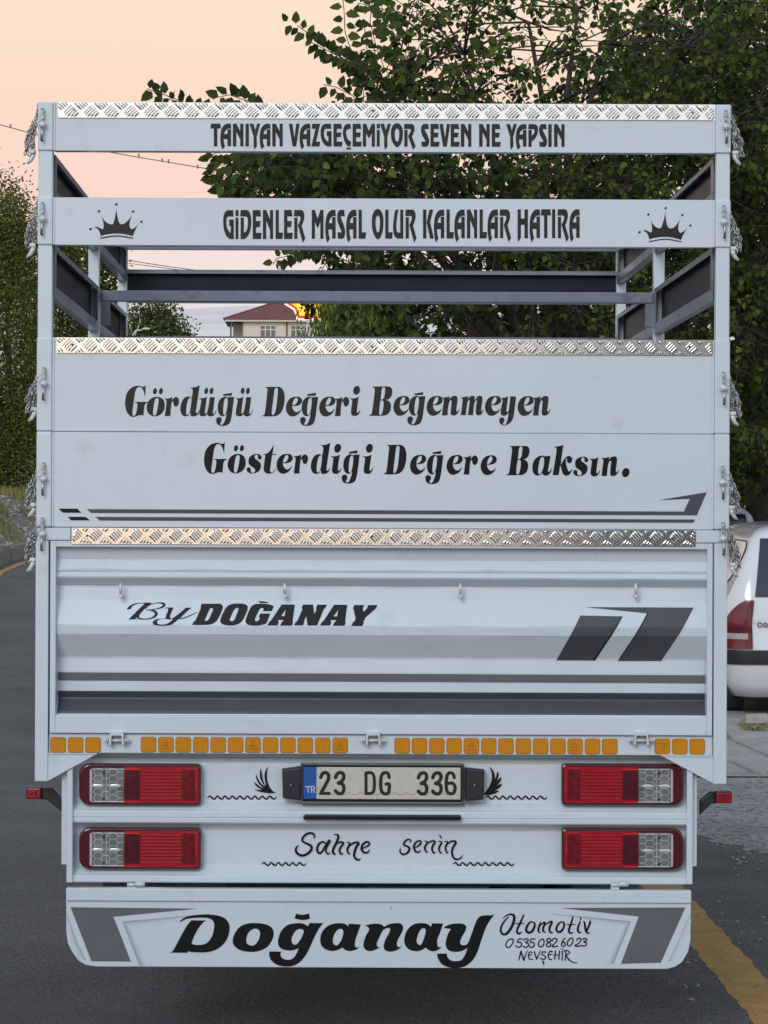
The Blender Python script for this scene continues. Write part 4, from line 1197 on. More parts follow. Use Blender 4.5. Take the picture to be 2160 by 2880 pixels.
# airbrushed edges beside the flashes: ink fading into the paint
def airbrush(name, edge, off, fn, n=6, peak=.60):
    me_v, me_f, cols_ = [], [], []
    for i in range(n + 1):
        f = i / n
        for (x, y), (ox, oy) in zip(edge, off):
            X, Z = P(*fn(x + ox * f, y + oy * f))
            me_v.append((X, -.0050, Z))
            cols_.append(1 - (1 - f) ** 1.6 * peak)
    k = len(edge)
    for i in range(n):
        for j in range(k - 1):
            a = i * k + j
            me_f.append((a, a + 1, a + k + 1, a + k))
    mb = MB().add(me_v, me_f)
    o = mb.build(name, "airbrush_ink", guard)
    at = o.data.attributes.new("ink", 'FLOAT', 'POINT')
    at.data.foreach_set("value", cols_)
m_ = mat("airbrush_ink", PAINT, rough=.42, coat=.3)
n_, l_ = m_.node_tree.nodes, m_.node_tree.links
at = n_.new("ShaderNodeAttribute"); at.attribute_name = "ink"
k_ = n_.new("ShaderNodeMix"); k_.data_type = 'RGBA'
k_.inputs[6].default_value = (.10, .105, .115, 1); k_.inputs[7].default_value = (*PAINT, 1)
l_.new(at.outputs['Fac'], k_.inputs[0]); l_.new(k_.outputs[2], n_["Principled BSDF"].inputs['Base Color'])
airbrush("airbrushed_edge", [(940, 238), (402, 286), (512, 566)], [(-20, 10), (62, 40), (50, -10)], H1)
airbrush("airbrushed_edge", [(66, 240), (120, 400), (182, 530)], [(4, 60), (-32, 20), (-70, -40)], H1, peak=.5)
airbrush("airbrushed_edge", [(490, 280), (1072, 338), (945, 650)], [(0, 8), (-70, 44), (-60, 0)], H2)
airbrush("airbrushed_edge", [(1505, 282), (1345, 635)], [(6, 60), (60, -20)], H2, peak=.35)
decal("lettering", "vinyl_black", guard, BIG, -.0056)
for w_ in SMALL: decal("lettering", "vinyl_black", guard, [w_], -.0058)
MB().tube([(U(x, 2500)[0], -.0045, U(0, 2548 + y)[1]) for x, y in ((1101, 0), (1104, 5), (1107, 11))], .0008, 4).build("scratch", "vinyl_black", guard)
for px in (358, 1717):
    a, z = P(px, 2489); 
    s = 1 / 860
    h = MB().tube([(a, -.004, z + .001), (a + 26 * s, -.004, z + .001)], .0068, 10)
    h.tube([(a + 22 * s, -.004, z + .003), (a + 50 * s, -.004, z + .003)], .0080, 10)
    h.box(a, a + 24 * s, -.004, .002, z - .016, z, .001, 1).box(a + 24 * s, a + 50 * s, -.004, .002, z, z + .014, .001, 1)
    h.build("guard_hinge", "zinc_pale", guard)
for px in (330, 560, 800, 1364, 1700, 1806, 1924):
    X, Z = P(px, 2522)
    MB().ball((X, -.0125, Z), (.0032, .0016, .0032), 8, 6).build("rivet", "truck_paint", guard)

# ---- chassis, wheels and cab further forward
for q in ((-.36, -.28, .12, 6.4, .50, .68), (.58, .66, .12, 6.4, .50, .68)): MB().box(*q).build("chassis_rail", "steel_dark", truck)
for q in ((-.279, .579, .14, .20, .52, .66), (-.279, .579, 2.0, 2.08, .52, .66)): MB().box(*q).build("cross_member", "steel_dark", truck)
for q in ((-.78, .10, .25, .29, .36, .53), (.80, 1.02, .25, .29, .36, .53)): MB().box(*q).build("guard_stay", "truck_paint_inner", truck)
def wheel(x, y, r, wd):
    t = empty("wheel", (x, y, r), parent=truck)
    mb = MB()
    prof = [(-.5, .60), (-.5, .92), (-.38, 1.0), (.38, 1.0), (.5, .92), (.5, .60)]
    n = 32
    for i in range(n):
        a = 2 * math.pi * i / n
        for (px_, pr) in prof:
            mb.v.append((px_ * wd, pr * r * math.cos(a), pr * r * math.sin(a)))
    for i in range(n):
        for j in range(6):
            a, b = i * 6 + j, i * 6 + (j + 1) % 6
            c_, d_ = ((i + 1) % n) * 6 + (j + 1) % 6, ((i + 1) % n) * 6 + j
            mb.f.append((a, b, c_, d_)); mb.sm.append(True)
    mb.build("tyre", "tyre", None).parent = t
    MB().tube([(-.3 * wd, 0, 0), (.3 * wd, 0, 0)], r * .58, 24).tube([(-.42 * wd, 0, 0), (.42 * wd, 0, 0)], r * .2, 16).build("rim", "car_silver", None).parent = t
for x, wd in ((XC - .82, .19), (XC - .60, .19), (XC + .60, .19), (XC + .82, .19)):
    wheel(x, 2.45, .36, wd)
for x in (XC - .80, XC + .80): wheel(x, 5.25, .36, .19)
cabp = [(3.35, .45), (3.35, 2.05), (3.50, 2.18), (4.75, 2.16), (5.05, 2.02), (5.70, 1.28), (6.25, 1.10), (6.35, .90), (6.35, .45)]
bm = bmesh.new()
vs = [bm.verts.new((XC - .93, y, z)) for y, z in cabp]
f = bm.faces.new(vs)
r = bmesh.ops.extrude_face_region(bm, geom=[f])
bmesh.ops.translate(bm, vec=(1.86, 0, 0), verts=[g for g in r['geom'] if isinstance(g, bmesh.types.BMVert)])
bmesh.ops.recalc_face_normals(bm, faces=bm.faces[:])
bmesh.ops.bevel(bm, geom=bm.edges[:], offset=.06, segments=3, profile=.5, affect='EDGES')
mb = MB(); mb.addbm(bm)
cab = mb.build("cab", "car_white", truck)
for sx in (-1, 1):
    xx = XC + sx * .932
    q = [(3.75, 1.30), (3.78, 1.98), (4.85, 1.96), (5.35, 1.35)]
    MB().add([(xx, y, z) for y, z in q] + [(xx + sx * .004, y, z) for y, z in q], [(0, 1, 2, 3), (7, 6, 5, 4), (0, 4, 5, 1), (1, 5, 6, 2), (2, 6, 7, 3), (3, 7, 4, 0)]).build("side_window", "car_glass", cab)
MB().box(XC - .7, XC + .7, 3.343, 3.348, 1.35, 1.92, .002).build("rear_window", "car_glass", cab)

# ---- drop pins with chains on the posts
def latch_parts(sd, var):
    """sd -1: chain hangs on the left; origin at the ball"""
    r_ = random.Random(var)
    s = 1 / 860
    pr = []
    pr.append(("pin_ball", "zinc_pale", MB().ball((0, -.016, 0), (.0125, .011, .0118), 14, 10).tube([(0, 0, 0), (0, -.012, 0)], .006, 8)))
    mb = MB().tube([(0, -.017, -.006), (sd * .002, -.019, -.030), (sd * .0015 - .0005, -.018, -.050)], [.0052, .0044, .0042], 8)
    pr.append(("pin", "zinc", mb))
    pr.append(("pin_tip", "steel_dark", MB().ball((sd * .0012, -.018, -.0525), (.0046, .0046, .0034), 8, 6)))
    mb = MB().box(-.0042, .0042, -.018, -.008, .016, .046, .002, 2).tube([(0, -.013, .030), (0, -.013, .054)], .0052, 8)
    pr.append(("eye_bolt", "zinc", mb))
    mb = MB().ring((sd * .008, -.022, .020), (1, 0, sd * -.55), (0, .3, 1), .017, .011, .0013, 18, 5)
    pr.append(("split_ring", "zinc", mb))
    # bundle of chain folded over itself beside the post
    mb = MB()
    base = sd * .026
    def link(c, d, R=.0090, wire=.0021):
        mb.ring(c, d, Vector(d).cross(Vector((r_.uniform(-1, 1), r_.uniform(-1, 1), r_.uniform(-1, 1)))).normalized(), R, R * .55, wire, 10, 4)
    runs = [((base - sd * .002, .025), (base + sd * .006, -.03)), ((base + sd * .008, .006), (base + sd * .030, -.050)), ((base + sd * .000, .0), (base + sd * .008, -.085)),
            ((base + sd * .014, -.01), (base + sd * .026, -.085)), ((base - sd * .002, -.02), (base + sd * .016, -.092)), ((base + sd * .006, -.01), (base + sd * .014, -.07)), ((base + sd * .020, -.02), (base + sd * .031, -.088))]
    for (a, b) in runs:
        n = max(3, int(math.hypot(b[0] - a[0], b[1] - a[1]) / .0105))
        for i in range(n + 1):
            f = i / n
            c = Vector((a[0] + (b[0] - a[0]) * f + r_.uniform(-.002, .002), .012 + r_.uniform(-.010, .010), a[1] + (b[1] - a[1]) * f))
            link(c, (b[0] - a[0] + r_.uniform(-.02, .02), r_.uniform(-.02, .02), b[1] - a[1] + r_.uniform(-.02, .02)))
    top = [(base - sd * .008, .010 + r_.uniform(0, .03)), (base - sd * .004, .035)]
    for i in range(4):
        link(Vector((base - sd * .010 + sd * i * .002, .012, .066 - i * .011)), (sd * .1, .1 * (i % 2), -1))
    pr.append(("chain", "zinc", mb))
    # curved hook below the bundle
    hz = -.086 - r_.uniform(0, .008)
    tl = [(base + sd * .006, hz), (base + sd * .009, hz - .012), (base + sd * .0155, hz - .024), (base + sd * .026, hz - .034)]
    mb = MB().tube([(x, .012, z) for x, z in tl], [.0085, .0078, .0066, .0042], 10)
    mb.box(min(base - sd * .002, base + sd * .018), max(base - sd * .002, base + sd * .018), .002, .022, hz - .001, hz + .012, .003, 2)
    pr.append(("hook", "zinc_pale", mb))
    return pr
protos = {}
spots = [(-1, 121, 353), (-1, 120.6, 617), (-1, 125, 1080), (-1, 123.5, 1347), (-1, 120.3, 1502),
         (1, 2039.5, 358.6), (1, 2034, 625.7), (1, 2033, 1092.5), (1, 2030, 1357), (1, 2031.7, 1515)]
for i, (sd, px, py) in enumerate(spots):
    X, Z = P(px, py)
    t = empty("drop_pin", (X, -.0045, Z), parent=truck)
    key = (sd, i % 3)
    if key not in protos:
        protos[key] = [mb.build(n, m, None) for n, m, mb in latch_parts(sd, 40 + (i % 3) + (10 if sd > 0 else 0))]
        for o in protos[key]: o.parent = t
    else:
        for o in protos[key]: link_copy(o, t)
# ================================================================== THE STREET
ZP = [(-60, 0), (0, 0), (13, 0), (15, .03), (18, .12), (21, .22), (27, .36), (31, .72), (33, .90), (35, 1.01), (50, 1.0), (80, 1.2), (120, 3.0), (180, 6.0), (250, 10.0), (330, 16), (420, 26),
      (560, 40), (700, 50), (900, 52), (1500, 60), (3500, 60)]
KP = [(5, -2.4), (20, -3.55), (27, -4.05), (35, -4.47), (42, -4.98), (50, -5.45), (58, -5.6), (66, -4.6), (75, -2.0), (90, 3)]
def lerp(tab, t):
    if t <= tab[0][0]: return tab[0][1]
    for (a, x), (b, y) in zip(tab, tab[1:]):
        if t <= b: return x + (y - x) * (t - a) / (b - a)
    return tab[-1][1]
def xk(d): return lerp(KP, d)
def sst(t):
    t = max(0, min(1, t))
    return t * t * (3 - 2 * t)
def zr(d): return lerp(ZP, d)
def zg(X, d):
    z = zr(d)
    if 2 < d < 90:
        t = xk(d) - .18 - X
        if t > 0: z += .20 + .85 * sst(t / 1.3) + .25 * sst((t - 1.3) / 6)
    return z
def G(px, d):
    """ground point seen at picture column px at distance d"""
    X = (px - CX) / FPX * d
    return X, d - DCAM, zg(X, d)

ds = sorted(set([-60, -30, -10, 0, 3, 5] + [p[0] for p in ZP if p[0] > 0] + [k for k in range(6, 80, 1)] + [90, 100, 150, 210, 290]))
def sheet(name, m, xfun, dz, dlist, nx_, kind="structure", label=None, lip=True):
    mb = MB()
    for d in dlist:
        a, b = xfun(d)
        for k in range(nx_ + 1):
            X = a + (b - a) * k / nx_
            mb.v.append((X, d - DCAM, zg(X, d) + dz))
    for i in range(len(dlist) - 1):
        for k in range(nx_):
            q = i * (nx_ + 1) + k
            mb.f.append((q, q + 1, q + nx_ + 2, q + nx_ + 1)); mb.sm.append(True)
    return mb.build(name, m, None, kind=kind)

# ground: one sheet to the horizon; columns follow the kerb so the bank keeps its shape
mb = MB()
offs = [-2500, -600, -150, -60, -30, -16, -10, -7, -5, -3.5, -2.5, -1.8, -1.3, -1.0, -.8, -.6, -.45, -.3, -.18, -.1, 0, 1, 3, 6, 10, 16, 30, 60, 150, 600, 2500]
for d in ds:
    for o_ in offs:
        X = xk(d) + o_
        mb.v.append((X, d - DCAM, zg(X, d) + (.03 * math.sin(X * 3.1 + d * 1.7) if -12 < o_ < -.3 and 10 < d < 75 else 0)))
n_o = len(offs)
for i in range(len(ds) - 1):
    for k in range(n_o - 1):
        q = i * n_o + k
        mb.f.append((q, q + 1, q + n_o + 1, q + n_o)); mb.sm.append(True)
mb.build("ground", "gravel_soil", None, kind="structure")
rd = [d for d in ds if -60 <= d <= 75]
sheet("road", "asphalt", lambda d: (xk(d), 9.0), .004, rd, 1)
# worn yellow edge lines
def jit(d, s): return .004 * math.sin(d * 9.1 + s) + .004 * math.sin(d * 23.3 + 2 * s) + .003 * math.sin(d * 61 + s)
def strip_line(xa_, xb_, d0, d1, step, dz):
    mb = MB()
    dl = sorted(set([d0 + i * step for i in range(int((d1 - d0) / step) + 1)] + [d for d in ds if d0 < d < d1]))
    for d in dl:
        for X in (xa_(d) + jit(d, 0), xb_(d) + jit(d, 2.2)):
            mb.v.append((X, d - DCAM, zr(d) + dz))
    for i in range(len(dl) - 1):
        q = i * 2
        mb.f.append((q, q + 1, q + 3, q + 2)); mb.sm.append(True)
    return mb
strip_line(lambda d: 1.45, lambda d: 1.635, 6, 20, .04, .0050).build("road_marking", "yellow_line", None, kind="structure")
strip_line(lambda d: xk(d) + .16, lambda d: xk(d) + .27, 14, 60, .5, .0056).build("road_marking", "yellow_line", None, kind="structure")
# coarse strip and broken concrete apron on the right
def zapr(d): return zr(d)
mb = MB()
dl = sorted(set([13.2 + .05 * i for i in range(155)] + [d for d in ds if 13.2 < d < 21]))
for d in dl:
    a = 1.95 + .12 * math.sin(d * 2.3) + .05 * math.sin(d * 17) + random.uniform(-.05, .05) + (.9 if d < 13.6 else 0) * (13.6 - d) / .4 + max(0, 14.6 - d) * .45
    for k in range(13):
        X = a + (7.0 - a) * k / 12
        mb.v.append((X, d - DCAM, zr(d) + .0055 + (.004 + .004 * math.sin(X * 11 + d * 7) if 0 < k < 12 else 0)))
for i in range(len(dl) - 1):
    for k in range(12):
        q = i * 13 + k
        mb.f.append((q, q + 1, q + 14, q + 13)); mb.sm.append(True)
mb.build("road_shoulder", "asphalt_coarse", None, kind="structure")
apron = MB()
q = [(1.9, 17.45), (7, 17.2), (7, 29), (2.3, 29), (2.1, 20)]
dd = [17.45, 18, 19, 20, 21, 22, 23, 24, 25, 26, 27, 28, 29, 31]
for d in dd:
    for X in (2.05, 3, 4, 8): apron.v.append((X, d - DCAM, zr(d) + .016))
for i in range(len(dd) - 1):
    for k in range(3):
        q_ = i * 4 + k
        apron.f.append((q_, q_ + 1, q_ + 5, q_ + 4)); apron.sm.append(True)
pav = apron.build("pavement", "mortar", None, kind="structure")
slabs = [[(2.10, 17.55), (2.62, 17.6), (2.55, 18.25), (2.08, 18.4)], [(2.66, 17.6), (3.4, 17.5), (3.5, 18.5), (2.90, 18.35), (2.59, 18.24)],
         [(2.08, 18.45), (2.54, 18.30), (2.86, 18.39), (2.74, 19.4), (2.08, 19.3)], [(2.90, 18.40), (3.55, 18.55), (3.7, 19.6), (2.78, 19.42)],
         [(2.08, 19.35), (2.74, 19.45), (2.80, 20.7), (2.08, 20.6)], [(2.78, 19.47), (3.7, 19.65), (3.8, 20.9), (2.84, 20.7)],
         [(3.45, 17.5), (4.6, 17.6), (4.7, 18.8), (3.55, 18.5)], [(3.6, 18.6), (4.7, 18.85), (4.8, 20.2), (3.75, 19.9)]]
for s_ in slabs:
    bm = bmesh.new()
    tilt = random.uniform(-.006, .006)
    vs = [bm.verts.new((x, d - DCAM, zr(d) + .034 + tilt)) for x, d in s_]
    f = bm.faces.new(vs)
    if f.normal.z < 0: f.normal_flip()
    r = bmesh.ops.extrude_face_region(bm, geom=[f])
    bmesh.ops.translate(bm, vec=(0, 0, -.03), verts=[g for g in r['geom'] if isinstance(g, bmesh.types.BMVert)])
    bmesh.ops.recalc_face_normals(bm, faces=bm.faces[:])
    bmesh.ops.bevel(bm, geom=bm.edges[:], offset=.006, segments=1, affect='EDGES')
    m2 = MB(); m2.addbm(bm)
    m2.build("paving_slab", "concrete", pav)

# kerb on the left, stone by stone
kerb = empty("kerb", (xk(40), 40 - DCAM, zr(40)), kind="structure")
d = 24.0
i = 0
while d < 57:
    ln = 1.9 + .3 * math.sin(i * 2.1)
    d2 = d + ln
    p0, p1 = Vector((xk(d), d - DCAM, 0)), Vector((xk(d2 - .08), d2 - .08 - DCAM, 0))
    dr = (p1 - p0).normalized()
    nrm = Vector((-dr.y, dr.x, 0)) * -1
    if nrm.x > 0: nrm = -nrm
    h = .235 + .03 * math.sin(i * 3.7)
    bm = bmesh.new()
    vs = []
    for (p, dd_) in ((p0, d), (p1, d2)):
        for (o_, z) in ((0, -.05), (0, h), (.17, h + .01), (.17, -.05)):
            vs.append(bm.verts.new((p.x + nrm.x * o_, p.y + nrm.y * o_, zr(dd_) + z)))
    for f in ((0, 1, 2, 3), (7, 6, 5, 4), (0, 4, 5, 1), (1, 5, 6, 2), (2, 6, 7, 3), (3, 7, 4, 0)):
        bm.faces.new([vs[j] for j in f])
    bmesh.ops.recalc_face_normals(bm, faces=bm.faces[:])
    bmesh.ops.bevel(bm, geom=bm.edges[:], offset=.018, segments=2, affect='EDGES')
    m2 = MB(); m2.addbm(bm)
    m2.build("kerb_stone", "kerb_concrete", kerb)
    d = d2
    i += 1

# loose stones on the bank and pavement
ico = []
for k in range(3):
    bm = bmesh.new()
    bmesh.ops.create_icosphere(bm, subdivisions=1, radius=1)
    for v in bm.verts: v.co *= 1 + random.uniform(-.25, .25)
    ico.append(([tuple(v.co) for v in bm.verts], [[v.index for v in f.verts] for f in bm.faces]))
    bm.free()
def stones(name, spots_, smin, smax, m):
    mb = MB()
    for (X, d, z) in spots_:
        vs, fs = random.choice(ico)
        s_ = random.uniform(smin, smax)
        a = random.uniform(0, 6.3)
        ca, sa = math.cos(a), math.sin(a)
        mb.add([(X + s_ * (x * ca - y * sa), d - DCAM + s_ * (x * sa + y * ca), z + s_ * .55 * z_) for x, y, z_ in vs], fs)
    return mb.build(name, m, None, kind="stuff")
sp = []
for _ in range(900):
    d = random.uniform(33, 60)
    X = xk(d) - random.uniform(.25, 2.2)
    sp.append((X, d, zg(X, d)))
stones("gravel", sp, .02, .08, "stone")
sp = []
for _ in range(1500):
    d = random.uniform(13.6, 17.6)
    X = random.uniform(2.0, 3.6)
    sp.append((X, d, zr(d) + .010))
for _ in range(260):
    d = random.uniform(10, 14)
    X = random.uniform(1.2, 2.6)
    sp.append((X, d, zr(d) + .004))
stones("gravel", sp, .003, .011, "stone")
mb = MB()
for _ in range(9000):
    d = random.uniform(37, 66)
    X = xk(d) - random.uniform(.25, 3.5)
    if random.random() < .5 and X > xk(d) - .9: continue
    if math.sin(X * 2.3 + d * .8) + math.sin(d * 1.9) * .6 + (xk(d) - X) * .7 < .5: continue
    z = zg(X, d)
    h = random.uniform(.08, .30)
    a = random.uniform(0, 3.14)
    wd = random.uniform(.012, .026)
    lx, ly = random.uniform(-.06, .06), random.uniform(-.06, .06)
    c, s_ = math.cos(a) * wd, math.sin(a) * wd
    y = d - DCAM
    mb.add([(X - c, y - s_, z - .02), (X + c, y + s_, z - .02), (X + lx, y + ly, z + h)], [(0, 1, 2)])
mb.build("dry_grass", "grass_blade", None, kind="stuff")

# stone block and weed beside the car
X, Y, Z = G(2128, 20.25)
bm = bmesh.new()
bmesh.ops.create_cube(bm, size=1)
bmesh.ops.scale(bm, vec=(.20, .14, .09), verts=bm.verts)
bmesh.ops.bevel(bm, geom=bm.edges[:], offset=.022, segments=2, affect='EDGES')
for v in bm.verts: v.co += Vector((random.uniform(-.006, .006), random.uniform(-.006, .006), random.uniform(-.006, .006)))
m2 = MB(); m2.addbm(bm)
o = m2.build("stone_block", "stone", None, label="rounded grey stone block lying on the pavement behind the white hatchback", cat="stone")
o.location = (X, Y, zr(20.25) + .075)
X, Y, Z = G(2122, 19.9)
mb = MB()
for k in range(26):
    a = random.uniform(0, 6.3); l_ = random.uniform(.05, .11)
    c, s_ = math.cos(a), math.sin(a)
    mb.add([(-s_ * .007, c * .007, 0), (s_ * .007, -c * .007, 0), (c * l_ + s_ * .006, s_ * l_ - c * .006, l_ * .6), (c * l_ * 1.3, s_ * l_ * 1.3, l_ * .35)], [(0, 1, 2, 3)])
o = mb.build("weed", "grass_blade", None, label="small green weed growing between the paving slabs", cat="weed")
o.location = (X, Y, zr(19.9) + .03)

# ------------------------------------------------------------------ parked cars
CL = [(.15, .10, 3.62, .73), (.25, .03, 3.70, .785), (.40, .0, 3.75, .81), (.455, -.005, 3.75, .815), (.515, .0, 3.74, .815), (.53, .012, 3.73, .81), (.72, .018, 3.68, .82), (.88, .03, 3.45, .80),
      (.93, .045, 3.05, .775), (1.05, .085, 2.75, .72), (1.2, .15, 2.45, .665), (1.34, .22, 2.2, .615), (1.41, .30, 2.05, .555), (1.45, .42, 1.9, .47), (1.47, .62, 1.7, .34)]
def car_r(z): return .20 if z < .88 else max(.11, .20 - (z - .88) * .9)
def car_level(z):
    if z <= CL[0][0]: return CL[0][1:]
    for a, b in zip(CL, CL[1:]):
        if z <= b[0]:
            t = (z - a[0]) / (b[0] - a[0])
            return tuple(a[i] + (b[i] - a[i]) * t for i in (1, 2, 3))
    return CL[-1][1:]
def car_outline(z, n=7):
    y0, y1, hw_ = car_level(z)
    r = car_r(z)
    return rrect(-hw_, hw_, y0, y1, [r, r, .35, .35] if z < .9 else r, n)
def corner_path(z, sd):
    """from the side, round the rear corner, to the middle of the rear; left for sd<0"""
    y0, y1, hw_ = car_level(z)
    r = car_r(z)
    pts = [(-hw_, 2.4), (-hw_, y0 + r)] + [(-hw_ + r - r * math.cos(rad(9 * i)), y0 + r - r * math.sin(rad(9 * i))) for i in range(1, 11)] + [(0, y0)]
    return [(x * (-sd), y) for x, y in pts]
def along(path, x=None, y=None, sd=-1):
    """position on the path: by y on the side, by |x| on the rear"""
    if y is not None:
        for a, b in zip(path, path[1:]):
            if a[1] >= y >= b[1] and a[1] != b[1]:
                t = (a[1] - y) / (a[1] - b[1])
                return (a[0] + (b[0] - a[0]) * t, y)
    return None
def car(name, x_left, d, paint, label, lamp_dark=False, scale=1.0):
    t = empty(name, (x_left + .815 * scale, d - DCAM, zr(d + 1)), label, "car")
    t.scale = (scale,) * 3
    slope = .012
    t.rotation_euler = (slope, 0, 0)
    t.location.z = zr(d) + .01
    def add(mb, n, m, parent=t):
        o = mb.build(n, m, None); o.parent = parent; return o
    zs = [c[0] for c in CL]
    mb = MB()
    n = len(car_outline(.4))
    for z in zs:
        for (x, y) in car_outline(z): mb.v.append((x, y, z))
    for i in range(len(zs) - 1):
        for k in range(n):
            a, b = i * n + k, i * n + (k + 1) % n
            mb.f.append((a, b, b + n, a + n)); mb.sm.append(True)
    mb.f.append(tuple(range(n))[::-1]); mb.sm.append(False)
    mb.f.append(tuple((len(zs) - 1) * n + k for k in range(n))); mb.sm.append(True)
    body = add(mb, "body", paint)
    def patch(nm, m, rows, off=.006, parent=t):
        """rows of (x,y,z) points; pushed out from the axis of the car"""
        mb = MB()
        w_ = len(rows[0])
        for r in rows:
            for (x, y, z) in r:
                q = Vector((x, (y - 1.0) * .8, (z - .8) * .3)).normalized() * off
                mb.v.append((x + q.x, y + q.y, z + q.z))
        for i in range(len(rows) - 1):
            for k in range(w_ - 1):
                a = i * w_ + k
                mb.f.append((a, a + 1, a + w_ + 1, a + w_)); mb.sm.append(True)
        return add(mb, nm, m, parent)
    # rear window
    zz = [.915, 1.0, 1.1, 1.2, 1.3, 1.355]
    patch("rear_window", "car_glass", [[(x * (.60 - (z - .89) * .15), car_level(z)[0], z) for x in (-1, -.6, -.2, .2, .6, 1)] for z in zz], .008)
    # black gutter between roof and hatch
    patch("hatch_seam", "black_plastic", [[(x * (car_level(z)[2] - .16), car_level(z)[0], z) for x in (-1, -.5, 0, .5, 1)] for z in (1.392, 1.404)], .006)
    for sd in (-1, 1):
        patch("roof_strip", "black_plastic", [[(sd * (car_level(z)[2] - .02), y, z) for y in (.42, .9, 1.4, 1.9)] for z in (1.395, 1.43)], .006)
        rows = []
        for z in (.94, .99, 1.06, 1.14, 1.22, 1.28, 1.325):
            ys = .66 - .38 * sst((z - .90) / .30) + (.06 if z > 1.3 else 0)
            y0, y1, hw_ = car_level(z)
            fr_ = 2.35 - (z - .94) * 1.0
            pth = corner_path(z, -1)
            row = []
            for f in (0, .03, .08, .2, .5, 1):
                y = ys + (fr_ - ys) * f
                q = along(pth, y=y)
                row.append(((q[0] if q else -hw_) * (-sd) * -1 if False else (-(abs(q[0]) if q else hw_)) * (-sd), y, z))
            rows.append(row)
        patch("side_window", "car_glass", rows, .009)
        patch("window_seal", "black_plastic", [[(x, y - .022 * (1 - j / 2) if j < 2 else y, z + (.012 if i == len(rows) - 1 else (-.012 if i == 0 else 0))) for j, (x, y, z) in enumerate(r)] for i, r in enumerate(rows)], .005)
        # tail lamp wraps the corner
        zl = [.52, .60, .66, .70, .74, .78, .81, .84, .865, .88, .89]
        rows = []
        for z in zl:
            pth = corner_path(z, -1)[1:12]
            f0 = lerp([(.60, 0), (.70, 2), (.78, 3.5), (.82, 4.7), (.86, 6.2), (.89, 8)], z)
            row = []
            for j in range(9):
                f = min(9.999, f0 + (10 - f0) * j / 8)
                a, b = pth[int(f)], pth[int(f) + 1]
                row.append((abs(a[0] + (b[0] - a[0]) * (f % 1)) * sd, a[1] + (b[1] - a[1]) * (f % 1), z))
            rows.append(row)
        lm = patch("tail_lamp", "car_lamp", rows, .012)
        def band(z0_, z1_, a0, a1, nm, m, off):
            rows = []
            for z in (z0_, (z0_ + z1_) / 2, z1_):
                pth = corner_path(z, -1)[1:12]
                rows.append([((-abs(pth[int(a0 + (a1 - a0) * j / 5)][0])) * (-sd), pth[int(a0 + (a1 - a0) * j / 5)][1], z) for j in range(6)])
            patch(nm, m, rows, off, lm)
        band(.645, .69, 1, 10, "indicator_lens", "car_lamp_dark", .014)
        band(.595, .64, 3, 9, "reverse_lens", "car_lamp_clear", .0145)
        w_ = MB()
    # bumper strip
    rows = []
    for z in (.405, .42, .505, .515):
        l_, r_ = corner_path(z, -1), corner_path(z, 1)
        pts = [(-abs(x), y) for x, y in l_[1:]] + [(abs(x), y) for x, y in r_[1:-1]][::-1]
        rows.append([(x, y, z) for x, y in pts])
    patch("bumper_strip", "black_plastic", rows, .014)
    patch("hatch_edge", "black_plastic", [[(sx * (.612 + dx), .0, z) for dx in (0, .004)] for z in (.53, .7, .9) for sx in (-1,)], .030)
    mb = MB()
    for sx in (-1, 1):
        for yy in (.62, 3.05):
            mb_ = MB()
            c = empty("wheel", (0, 0, 0), None); c.parent = t; c.location = (sx * .70, yy, .285)
            n_ = 28
            for i in range(n_):
                a = 2 * math.pi * i / n_
                for (px_, pr) in [(-.5, .6), (-.5, .93), (-.36, 1), (.36, 1), (.5, .93), (.5, .6)]:
                    mb_.v.append((px_ * .17, pr * .285 * math.cos(a), pr * .285 * math.sin(a)))
            for i in range(n_):
                for j in range(6):
                    mb_.f.append((i * 6 + j, i * 6 + (j + 1) % 6, ((i + 1) % n_) * 6 + (j + 1) % 6, ((i + 1) % n_) * 6 + j)); mb_.sm.append(True)
            add(mb_, "tyre", "tyre", c)
            add(MB().tube([(-.06, 0, 0), (.075 * sx, 0, 0)], .165, 20), "rim", "car_silver", c)
    # dark underside and rear mud flap
    add(MB().box(-.66, .66, .2, 3.4, .13, .16), "underbody", "steel_dark")
    add(MB().box(-.26, .26, -.010, -.004, .60, .71, .002, 1), "number_plate", "plate_white")
    add(MB().box(-.30, .30, -.002, .012, .735, .765, .004, 1), "hatch_handle", "black_plastic")
    return t, add
car1, add1 = car("parked_car", 2.962, 21.0, "car_white", "white hatchback with a red corner lamp parked beside the truck")
# chromed name on the hatch, cut by the edge of the picture
NM = ["S9:30,20 14,12 4,26 14,40 30,34", "S9:48,14 40,26 50,40 62,28 52,14 46,16", "S9:74,40 76,14", "S9:76,20 88,12 98,16", "S9:124,16 112,12 106,22 122,30 114,42 102,36", "S9:150,16 138,16 134,32 148,38 154,16 156,40"]
p_, n_ = parse(NM)
vs, fs = fill(p_, [])
mb = MB().add([(x * .00125 - .59, -.003, .735 - y * .0011) for x, y in vs], fs)
add1(mb, "model_lettering", "chrome")
car2, add2 = car("parked_car", 2.75, 27.6, "car_silver", "silver car with dark roof bars half hidden beyond the white hatchback")
for x in (-.42, .30):
    for y in (.62, 1.5):
        mb = MB().add([(x - .07, y, 1.455), (x + .07, y, 1.455), (x + .02, y, 1.52), (x - .02, y, 1.52), (x - .07, y + .1, 1.455), (x + .07, y + .1, 1.455), (x + .02, y + .1, 1.52), (x - .02, y + .1, 1.52)],
                      [(0, 1, 2, 3), (5, 4, 7, 6), (0, 3, 7, 4), (1, 5, 6, 2), (3, 2, 6, 7), (0, 4, 5, 1)])
        add2(mb, "roof_bar_foot", "black_plastic")

